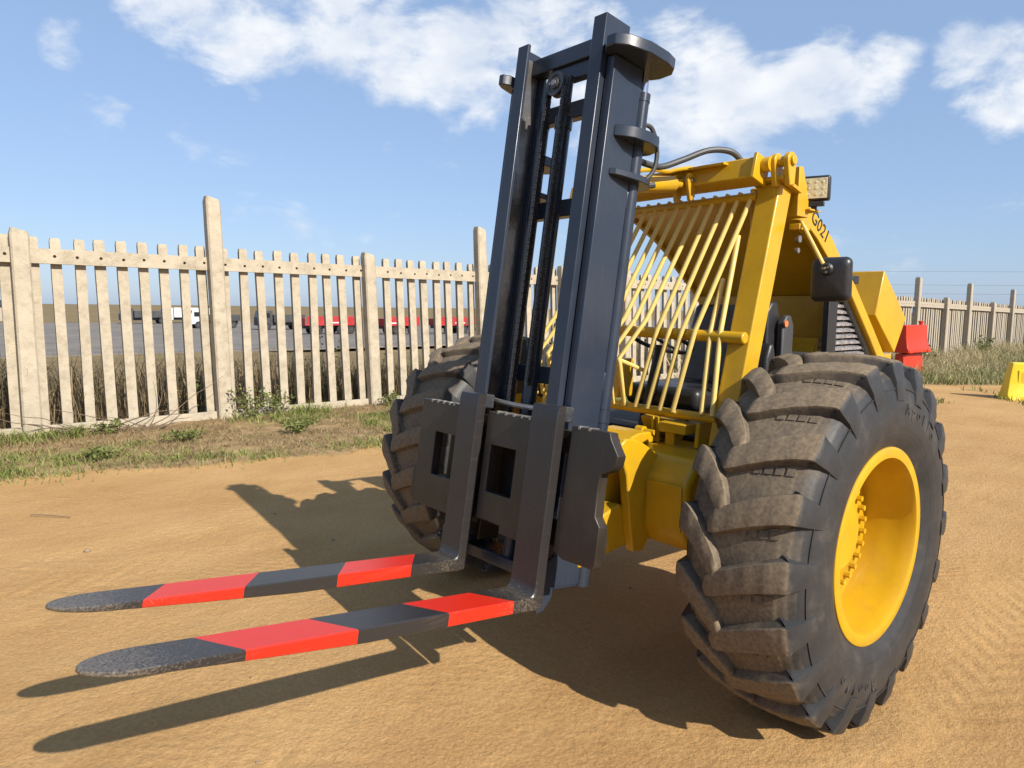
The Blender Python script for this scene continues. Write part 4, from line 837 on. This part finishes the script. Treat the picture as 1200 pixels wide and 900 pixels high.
# ------------------------------------------------------------------ plastic barriers
def barrier(loc, rz, mtl, length, label, group=None, neck=True, slots=0, hgt=.72):
    root = thing('plastic_barrier', loc, label, 'barrier', group); h = hgt
    sec = [(-.20, 0), (.20, 0), (.20, .09), (.165, .13), (.12, .38), (.105, h-.02), (.085, h), (-.085, h), (-.105, h-.02), (-.12, .38), (-.165, .13), (-.20, .09)]
    ax = [(-length/2, .94), (-length/2+.03, 1), (length/2-.03, 1), (length/2, .94)]
    mb = MB(); vs = []; n_ = len(sec)
    for x_, s_ in ax:
        for p in sec: vs.append((x_+(.10*p[1]/h if x_ < 0 else -.10*p[1]/h)*(1 if slots else .25), p[0]*s_, p[1]))
    fs = [tuple(range(n_-1, -1, -1)), tuple(3*n_+k for k in range(n_))]+[(i*n_+k, i*n_+(k+1) % n_, (i+1)*n_+(k+1) % n_, (i+1)*n_+k) for i in range(3) for k in range(n_)]
    mb.add(vs, fs); ORG_ = ORG[root]
    def put(mb, nm, mt_, bev=0):
        mb.v = [tuple(Vector(v)+ORG_) for v in mb.v]; return mb.build(nm, mt_, root, bevel=bev)
    put(mb, 'body', mtl, .012)
    if neck:
        mb = MB(); mb.cyl((-length*.36, 0, h), (-length*.36, 0, h+.05), .05, 16); mb.cyl((-length*.36, 0, h+.05), (-length*.36, 0, h+.10), .065, 16); put(mb, 'filler_neck', mtl, .006)
    for k in range(slots):
        x_ = (k-(slots-1)/2)*length/max(1, slots)*.9
        for s_ in (1, -1):
            mb = MB(); fr_ = [(x_-.10, x_+.10, .2, .62)]
            mb.frame((x_-.09, x_+.09, .18, .58), [(x_-.045, x_+.045, .23, .53)], 'y', s_*.118-.012, s_*.118+.022); put(mb, 'slot_rim', mtl, .006)
            mb = MB(); mb.box(x_-.045, x_+.045, s_*.118-.011, s_*.118+.008, .23, .53); put(mb, 'slot_recess', YPLD, 0)
    for x_ in (-length/2+.12, length/2-.12):
        mb = MB(); mb.prism([(-.22, 0), (.22, 0), (.22, .05), (.205, .075), (-.205, .075), (-.22, .05)], 'x', x_-.09, x_+.09); put(mb, 'foot', mtl, .006)
    root.rotation_euler = (0, 0, rz); return root
YPLD = mat('yellow_plastic_slot_shade', (.62, .40, .02), .5, .1, 4)  # darker copy of the yellow: shade inside the slots put into the colour
# rotation happens about the root, parts were built around it unrotated
barrier((-16.9, -5.05, -.15), R(3), REDP, 1.5, 'red plastic road barrier standing on the ground under another red one', 'stacked red barriers')
barrier((-16.9, -5.0, .59), R(1), REDP, 1.5, 'red plastic road barrier stacked on top of another red one', 'stacked red barriers', hgt=.70)
barrier((-13.35, -1.55, -.03), R(128), YPL, 1.05, 'bright yellow plastic road barrier with hand slots on the sandy yard', None, neck=False, slots=2)

# ------------------------------------------------------------------ vehicles in the yard beyond the fence
def wheels(root, xs, ys, r, z=-1.45):
    for x_ in xs:
        for y_ in ys:
            mb = MB(); mb.lathe([(-.12, r*.5), (-.13, r*.92), (-.10, r), (.10, r), (.13, r*.92), (.12, r*.5)], (x_, y_, z+r), 'y', 20, closed=True); w_ = mb.build('wheel', RUB, root)
            mb = MB(); mb.lathe([(-.11, .0), (-.11, r*.5), (.11, r*.5), (.11, 0)], (x_, y_, z+r), 'y', 16); mb.build('rim', TDARK, w_)
GZ = -1.45
def trailer(x, y, L_, label, mtl, boards):
    root = thing('flatbed_trailer', (x, y, -1.45), label, 'trailer', 'trailers parked in the yard')
    mb = MB(); mb.box(x-L_/2, x+L_/2, y-1.2, y+1.2, GZ+.95, GZ+1.1); mb.build('deck', mtl, root, bevel=.02)
    mb = MB(); mb.box(x-L_/2+.2, x+L_/2-.2, y-.5, y+.5, GZ+.62, GZ+.95); mb.build('chassis', TDARK, root, bevel=.02)
    mb = MB(); mb.box(x+L_/2-.12, x+L_/2, y-1.2, y+1.2, GZ+1.1, GZ+1.75); mb.build('headboard', mtl, root, bevel=.02)
    n_ = int(L_/1.8)
    for k in range(n_):
        a = x-L_/2+.03+k*(L_-.2)/n_; mb = MB(); mb.box(a, a+(L_-.2)/n_-.08, y+1.14, y+1.19, GZ+1.1, GZ+1.1+boards); mb.build('side_board', mtl, root, bevel=.01)
        if k % 2: 
            mb = MB(); mb.box(a+.2, a+(L_-.2)/n_-.4, y+1.191, y+1.2, GZ+1.2, GZ+1.32); mb.build('reflective_strip', TWHITE, root)
    wheels(root, [x-L_/2+1.0, x-L_/2+2.2, x+L_/2-1.6], [y+1.0, y-1.0], .48)
    return root
trailer(-32.6, -70, 6.4, "red flatbed trailer with side boards parked closest to the dark lorry", TRED, .85)
trailer(-39.2, -66.5, 4.6, "short red flatbed trailer parked in the middle of the row", TRED, .85)
trailer(-46.6, -66, 6.2, "red flatbed trailer with side boards at the far end of the row", TRED, .85)
def lorry(x, y, cabm, bodym, L_, H_, label, grp='lorries parked in the yard'):
    root = thing('lorry', (x, y, -1.45), label, 'lorry', grp)
    mb = MB(); mb.prism([(x+L_/2-1.6, GZ+.55), (x+L_/2, GZ+.55), (x+L_/2, GZ+1.5), (x+L_/2-.25, GZ+2.35), (x+L_/2-1.6, GZ+2.4)], 'y', y-1.05, y+1.05); cb = mb.build('cab', cabm, root, bevel=.05)
    mb = MB(); mb.box(x+L_/2-1.25, x+L_/2-.38, y+1.052, y+1.06, GZ+1.5, GZ+2.1); mb.build('side_window', GLASS, cb)
    mb = MB(); mb.prism([(x+L_/2+.002, GZ+1.52), (x+L_/2-.22, GZ+2.27), (x+L_/2-.20, GZ+2.28), (x+L_/2+.02, GZ+1.53)], 'y', y-.92, y+.92); mb.build('windscreen', GLASS, cb)
    mb = MB(); mb.box(x-L_/2, x+L_/2-1.7, y-1.15, y+1.15, GZ+.95, GZ+H_); mb.build('load_body', bodym, root, bevel=.03)
    for k in range(4):
        a = x-L_/2+.3+k*(L_-2.2)/4; mb = MB(); mb.box(a, a+.08, y+1.15, y+1.19, GZ+.95, GZ+H_); mb.build('body_rib', bodym, root)
    mb = MB(); mb.box(x-L_/2+.1, x+L_/2-.3, y-.45, y+.45, GZ+.55, GZ+.95); mb.build('chassis', TDARK, root)
    wheels(root, [x-L_/2+.9, x+L_/2-.9], [y+.95, y-.95], .46)
    return root
lorry(-28.2, -94, TWHITE, TDARK, 6.2, 1.75, 'small lorry with white cab and dark load body')
lorry(-33.4, -85, TDARK, TDARK, 5.8, 1.9, 'dark lorry parked between white cabbed lorry and red trailers')
lorry(-32.5, -121, TWHITE, TWHITE, 7.5, 2.5, 'white box lorry parked farthest across the yard')
lorry(-25.5, -118, TDARK, TDARK, 6.5, 2.0, 'dark lorry parked next to the white box lorry at the yard edge')
# low building far left
bd = thing('shed', (-9.5, -146, -1.5), 'long low grey shed on the skyline past the fence', 'building')
mb = MB(); mb.box(-13, -6, -150, -143, -1.8, 1.0); mb.build('wall', CONCD, bd); mb = MB(); mb.prism([(-150.4, 1.0), (-146.5, 2.0), (-142.6, 1.0)], 'x', -13.3, -5.7); mb.build('roof', TDARK, bd)

# ------------------------------------------------------------------ power line on the right skyline
POLE = mat('grey_timber', (.18, .15, .12), .9, .2, 4)
px_ = [(-130, -58), (-175, -48), (-235, -40)]
for i, (x_, y_) in enumerate([(-60, -72), (-150, -52), (-240, -32), (-330, -12)]):
    pass
WIRE = flat('wire', (.10, .10, .11), .6)
wd_ = Vector((-.62, .785, 0))
for k, z_ in enumerate((8.9, 6.6, 5.1)):
    p_a = Vector((-118, -62, z_)); pts = []
    for q_ in range(41):
        t_ = q_/40; p = p_a+wd_*(t_*140-20); pts.append((p.x, p.y, z_+1.2*((t_-.45)**2-.2)))
    mb = MB(); mb.tube(pts, .018, 5); o = mb.build('power_cable', WIRE); tag(o, ['uppermost thin power cable strung across the sky above grey fence', 'middle thin power cable strung across the sky above grey fence', 'lowest thin power cable strung across the sky above grey fence'][k], 'cable', 'power cables')

# ------------------------------------------------------------------ grass, weeds, twigs
def leafmat(name, c0, c1, trans=.25):
    c0 = tuple(c*ALB for c in c0); c1 = tuple(c*ALB for c in c1)
    M = bpy.data.materials.new(name); M.use_nodes = True; t_ = M.node_tree; n_ = t_.nodes; l_ = t_.links; b_ = n_['Principled BSDF']
    ge = n_.new('ShaderNodeNewGeometry'); at_ = n_.new('ShaderNodeAttribute'); at_.attribute_name = 'tone'
    rp = n_.new('ShaderNodeValToRGB'); rp.color_ramp.elements[0].color = (*c0, 1); rp.color_ramp.elements[1].color = (*c1, 1); l_.new(at_.outputs['Fac'], rp.inputs[0]); l_.new(rp.outputs[0], b_.inputs['Base Color'])
    b_.inputs['Roughness'].default_value = .7; b_.inputs['Specular IOR Level'].default_value = .25
    tr = n_.new('ShaderNodeBsdfTranslucent'); l_.new(rp.outputs[0], tr.inputs['Color']); ms = n_.new('ShaderNodeMixShader'); ms.inputs[0].default_value = trans
    l_.new(b_.outputs[0], ms.inputs[1]); l_.new(tr.outputs[0], ms.inputs[2]); l_.new(ms.outputs[0], n_['Material Output'].inputs[0]); return M
GREEN = leafmat('green_grass', (.14, .18, .04), (.36, .38, .12)); DRY = leafmat('dry_grass', (.20, .135, .06), (.46, .36, .20)); LEAF = leafmat('weed_leaf', (.10, .13, .03), (.26, .29, .09))
MIXG = leafmat('mixed_grass', (.16, .19, .055), (.62, .50, .30))
BRUSH = leafmat('brown_brush', (.085, .065, .03), (.40, .30, .17))
def blades(name, x, y, hgt, wid, lean, mtl, tone, zoff=0, label=None, cat='grass'):
    n_ = len(x); a = rng.uniform(0, 2*math.pi, n_); b_ = rng.uniform(0, 2*math.pi, n_); z = ground_h(x, y)+zoff-.01
    dx, dy = np.cos(a), np.sin(a); lx, ly = np.cos(b_)*lean*hgt, np.sin(b_)*lean*hgt
    V = np.zeros((n_, 5, 3))
    V[:, 0] = np.stack([x-dx*wid, y-dy*wid, z], -1); V[:, 1] = np.stack([x+dx*wid, y+dy*wid, z], -1)
    V[:, 2] = np.stack([x+lx*.35+dx*wid*.75, y+ly*.35+dy*wid*.75, z+hgt*.6], -1); V[:, 3] = np.stack([x+lx*.35-dx*wid*.75, y+ly*.35-dy*wid*.75, z+hgt*.6], -1)
    V[:, 4] = np.stack([x+lx, y+ly, z+hgt*(1-.3*lean)], -1)
    me = bpy.data.meshes.new(name); me.vertices.add(n_*5); me.vertices.foreach_set('co', V.ravel())
    bi = np.arange(n_)*5; tri = np.stack([bi, bi+1, bi+2, bi, bi+2, bi+3, bi+3, bi+2, bi+4], -1).ravel()
    me.loops.add(len(tri)); me.loops.foreach_set('vertex_index', tri); me.polygons.add(n_*3); me.polygons.foreach_set('loop_start', np.arange(n_*3)*3); me.update(); me.validate()
    A = me.attributes.new('tone', 'FLOAT', 'POINT'); A.data.foreach_set('value', np.repeat(tone, 5))
    me.materials.append(mtl); o = bpy.data.objects.new(name, me); col.objects.link(o); o['kind'] = 'stuff'
    if label: o['label'] = label; o['category'] = cat
    return o
# green tufts on the verge in front of the fence
tx_, ty_, th_ = [], [], []
ncl = 560; cx_ = rng.uniform(-7, 8.5, ncl); cy_ = rng.uniform(-7.9, -5.0, ncl); keep = (verge_mask(cx_, cy_) > .35) & (fbm(cx_, cy_, .8, 3, 21) > -.02); cx_, cy_ = cx_[keep], cy_[keep]
for a, b_ in zip(cx_, cy_):
    k = rng.integers(25, 120); s_ = rng.uniform(.07, .22); tx_.append(a+rng.normal(0, s_, k)); ty_.append(np.maximum(b_+rng.normal(0, s_*.7, k), -7.9)); th_.append(rng.uniform(.04, .16)*rng.uniform(.4, 1.2, k)*(1.5 if b_ < -7.2 else .9))
tx_, ty_, th_ = map(np.concatenate, (tx_, ty_, th_))
blades('green_grass', tx_, ty_, th_, rng.uniform(.003, .007, len(tx_)), rng.uniform(.3, 1.3, len(tx_)), GREEN, rng.uniform(0, 1, len(tx_)), label='short green grass tufts on the verge below the cream fence')
n_ = 44000; x_ = rng.uniform(-8, 8.5, n_); y_ = rng.uniform(-8.0, -4.8, n_); k_ = (verge_mask(x_, y_) > rng.uniform(.2, .9, n_)) & (fbm(x_, y_, 1.4, 3, 5) > -.12); x_, y_ = x_[k_], y_[k_]
blades('dry_litter', x_, y_, rng.uniform(.02, .10, len(x_)), rng.uniform(.002, .005, len(x_)), rng.uniform(.8, 2.2, len(x_)), DRY, rng.uniform(0, 1, len(x_)), label='dry straw litter on the verge below the cream fence')
# tall dry growth behind the fence
n_ = 48000; x_ = rng.uniform(-17, 9, n_); y_ = -8.2-np.abs(rng.normal(0, 2.3, n_)); k_ = fbm(x_, y_, .7, 3, 15)+.12 > rng.uniform(-.25, .25, n_); x_, y_ = x_[k_], y_[k_]
blades('dry_grass', x_, y_, rng.uniform(.22, .95, len(x_))*(1+.9*fbm(x_, y_, .5, 2, 33))*np.where(y_ > -10, 1, .6), rng.uniform(.003, .008, len(x_)), rng.uniform(.1, .7, len(x_)), BRUSH, np.clip(rng.normal(.5, .3, len(x_)), 0, 1), label='tall dry brown grass standing behind the cream fence')
# rough grass before the right-hand fence
n_ = 60000; x_ = rng.uniform(-44, -9.5, n_); y_ = rng.uniform(-6.9, -1.2, n_); vm = verge_mask(x_, y_); k_ = (vm > rng.uniform(.3, .9, n_)); x_, y_ = x_[k_], y_[k_]
near_f = sstep(-3.8, -6.6, y_)
blades('rough_grass', x_, y_, (rng.uniform(.08, .28, len(x_))+.75*near_f*rng.uniform(.2, 1, len(x_)))*(1+.9*fbm(x_, y_, .45, 3, 41)), rng.uniform(.006, .014, len(x_)), rng.uniform(.15, .9, len(x_)), MIXG, np.clip(rng.normal(.28, .22, len(x_))+.5*near_f+.5*fbm(x_, y_, .5, 2, 44), 0, 1), label='rough half dry grass in front of the grey fence')
n_ = 5000; x_ = rng.uniform(-20, -10.5, n_); y_ = rng.uniform(-4.2, -.2, n_); k_ = (fbm(x_, y_, .8, 3, 51) > .16); x_, y_ = x_[k_], y_[k_]
blades('green_grass', x_, y_, rng.uniform(.04, .16, len(x_)), rng.uniform(.006, .012, len(x_)), rng.uniform(.3, 1.2, len(x_)), GREEN, rng.uniform(0, 1, len(x_)), label='low green grass patches around the yellow barrier')

def weed(loc, hgt, nst, spread, label, mtl, lw=.02, climb=False):
    root = thing('weed', loc, label, 'weed', 'weeds along the fence'); vs = []; fs = []; tone = []; mb = MB()
    L0 = Vector(loc)
    for s_ in range(nst):
        a = random.uniform(0, 2*math.pi); top = Vector((math.cos(a)*spread*random.uniform(.3, 1), math.sin(a)*spread*.5*random.uniform(.3, 1), hgt*random.uniform(.55, 1)))
        mid = top*.5+Vector((random.uniform(-.05, .05), random.uniform(-.03, .03), .04)); pts = bez([L0, L0+mid, L0+top], 10); mb.tube(pts, [.0045*(1-.7*i/len(pts)) for i in range(len(pts))], 5)
        for k in range(random.randint(16, 28)):
            p = pts[random.randint(2, len(pts)-1)]+Vector((random.gauss(0, .03), random.gauss(0, .03), random.gauss(0, .025)))
            d = Vector((random.gauss(0, 1), random.gauss(0, 1), random.gauss(.3, .6))).normalized(); s2 = d.cross(Vector((random.gauss(0, 1), random.gauss(0, 1), random.gauss(0, 1)))).normalized(); ln = lw*random.uniform(.8, 2.0)
            b0 = len(vs); vs += [p, p+d*ln*.5+s2*ln*.32, p+d*ln, p+d*ln*.5-s2*ln*.32]; fs.append((b0, b0+1, b0+2, b0+3)); tone += [random.random()]*4
    mb.build('stem', STEMM, root)
    m2 = MB(); m2.add(vs, fs); o = m2.build('foliage', mtl, root, smooth=0); A = o.data.attributes.new('tone', 'FLOAT', 'POINT'); A.data.foreach_set('value', tone); o['kind'] = 'stuff'
for loc, h, ns, sp, lw, lab in (((-.85, -7.65, .03), .42, 16, .34, .03, 'largest leafy green weed at the foot of the tall post'), ((-1.25, -7.7, .03), .34, 12, .28, .03, 'leafy green weed on the base board next to the largest one'),
        ((.35, -6.5, .03), .10, 14, .26, .03, 'flat green weed on bare soil below the dry twig tangle'), ((-.9, -6.25, .03), .12, 14, .24, .03, 'flat green weed on the verge straight out from the tall post'), ((1.35, -5.9, .03), .10, 10, .2, .028, 'small green weed where grass meets sand below the first short post'),
        ((-2.75, -6.9, .03), .13, 12, .22, .03, 'round green weed on the verge out from the second short post'), ((-2.3, -8.25, .02), 1.35, 10, .38, .028, 'tallest thin leafy weed showing between pickets by the second short post'), ((-1.75, -8.3, .02), .9, 9, .35, .028, 'waist high leafy weed between pickets midway along the second panel'),
        ((-.2, -8.3, .02), .75, 9, .4, .026, 'leafy weed behind the pickets just before the tall post'), ((-3.25, -8.25, .02), 1.0, 9, .3, .026, 'leafy weed behind the pickets just past the second short post'), ((-3.0, -7.6, .03), .22, 12, .25, .03, 'dense green weed at the foot of the second short post'), ((.95, -7.5, .03), .16, 10, .22, .03, 'small green weed under the dry twig tangle')):
    weed(loc, h, ns, sp, lab, LEAF, lw)
# shrubs half dry before the grey fence
for i, (x_, y_, h) in enumerate(((-21.5, -6.3, .9), (-27.5, -6.3, 1.0), (-34, -6.3, 1.1))):
    weed((x_, y_, -.28), h, 26, .8, ['half dry bushy weed against the grey fence right beside the red barriers', 'green bushy weed against the grey fence between two tall posts', 'half dry bushy weed against the far end of the grey fence'][i], LEAF if i % 2 else MIXG, .075)
# tangle of dry thorny branches lying against the fence foot
def branch(loc, label, n_):
    root = thing('dry_branch', loc, label, 'branch', None); L0 = Vector(loc)
    for k in range(n_):
        a = random.uniform(-.5, .5)+(math.pi if random.random() < .35 else 0); ln = random.uniform(.4, 1.25); p = L0+Vector((random.uniform(-.4, .5), random.uniform(-.12, .12), random.uniform(.01, .08)))
        P = [p]; d = Vector((math.cos(a), math.sin(a)*.3, random.uniform(.05, .55)))
        for q_ in range(5): d = (d+Vector((random.gauss(0, .22), random.gauss(0, .12), random.gauss(-.06, .2)))).normalized(); P.append(P[-1]+d*ln/5); P[-1].z = max(P[-1].z, .015)
        mb = MB(); mb.tube(bez(P, 12), [.008*(1-.8*i/17) for i in range(len(bez(P, 12)))], 5); mb.build('twig', STEMM, root)
branch((.75, -7.62, .02), 'tangle of dry brown twigs lying against the fence foot', 26)
# scattered stones and a stick on the sand
ST = mat('small_stone', (.28, .22, .16), .9, .3, 10, .3, 60)
def stone(x_, y_, s_, label):
    mb = MB(); vs = []; fs = []
    for i in range(5):
        th_2 = math.pi*(i+.5)/5
        for k in range(7):
            ph = 2*math.pi*k/7; r_ = s_*random.uniform(.8, 1.15); vs.append((x_+r_*math.sin(th_2)*math.cos(ph), y_+r_*math.sin(th_2)*math.sin(ph)*.8, float(ground_h(np.array([x_]), np.array([y_]))[0])+s_*.3+r_*.55*math.cos(th_2)))
    for i in range(4):
        for k in range(7): fs.append((i*7+k, i*7+7+k, i*7+7+(k+1) % 7, i*7+(k+1) % 7))
    fs.append(tuple(range(7))); fs.append(tuple(28+k for k in range(6, -1, -1))); mb.add(vs, fs)
    tag(mb.build('stone', ST, smooth=60), label, 'stone', 'small stones on the sand')
stone(1.94, -3.11, .022, 'single pale pebble on open sand between the fence and forks')
stone(1.35, 1.02, .028, 'small brown clod on the sand in front of the big tyre')
for i in range(26):
    a, b_ = random.uniform(-1.5, 3.2), random.uniform(-4.8, 1.6)
    if abs(a) < .5 and (abs(b_-.79) < .4 or abs(b_+1.28) < .4): continue
    stone(a, b_, random.uniform(.006, .014), 'tiny gravel stone lying loose on the sand')
mb = MB(); mb.tube(bez([(2.12, -4.22, .012), (2.06, -4.15, .018), (1.98, -4.07, .014), (1.90, -3.97, .012)], 12), .0032, 6); tag(mb.build('stick', STEMM), 'thin dry stick lying on the sand near the verge', 'stick')
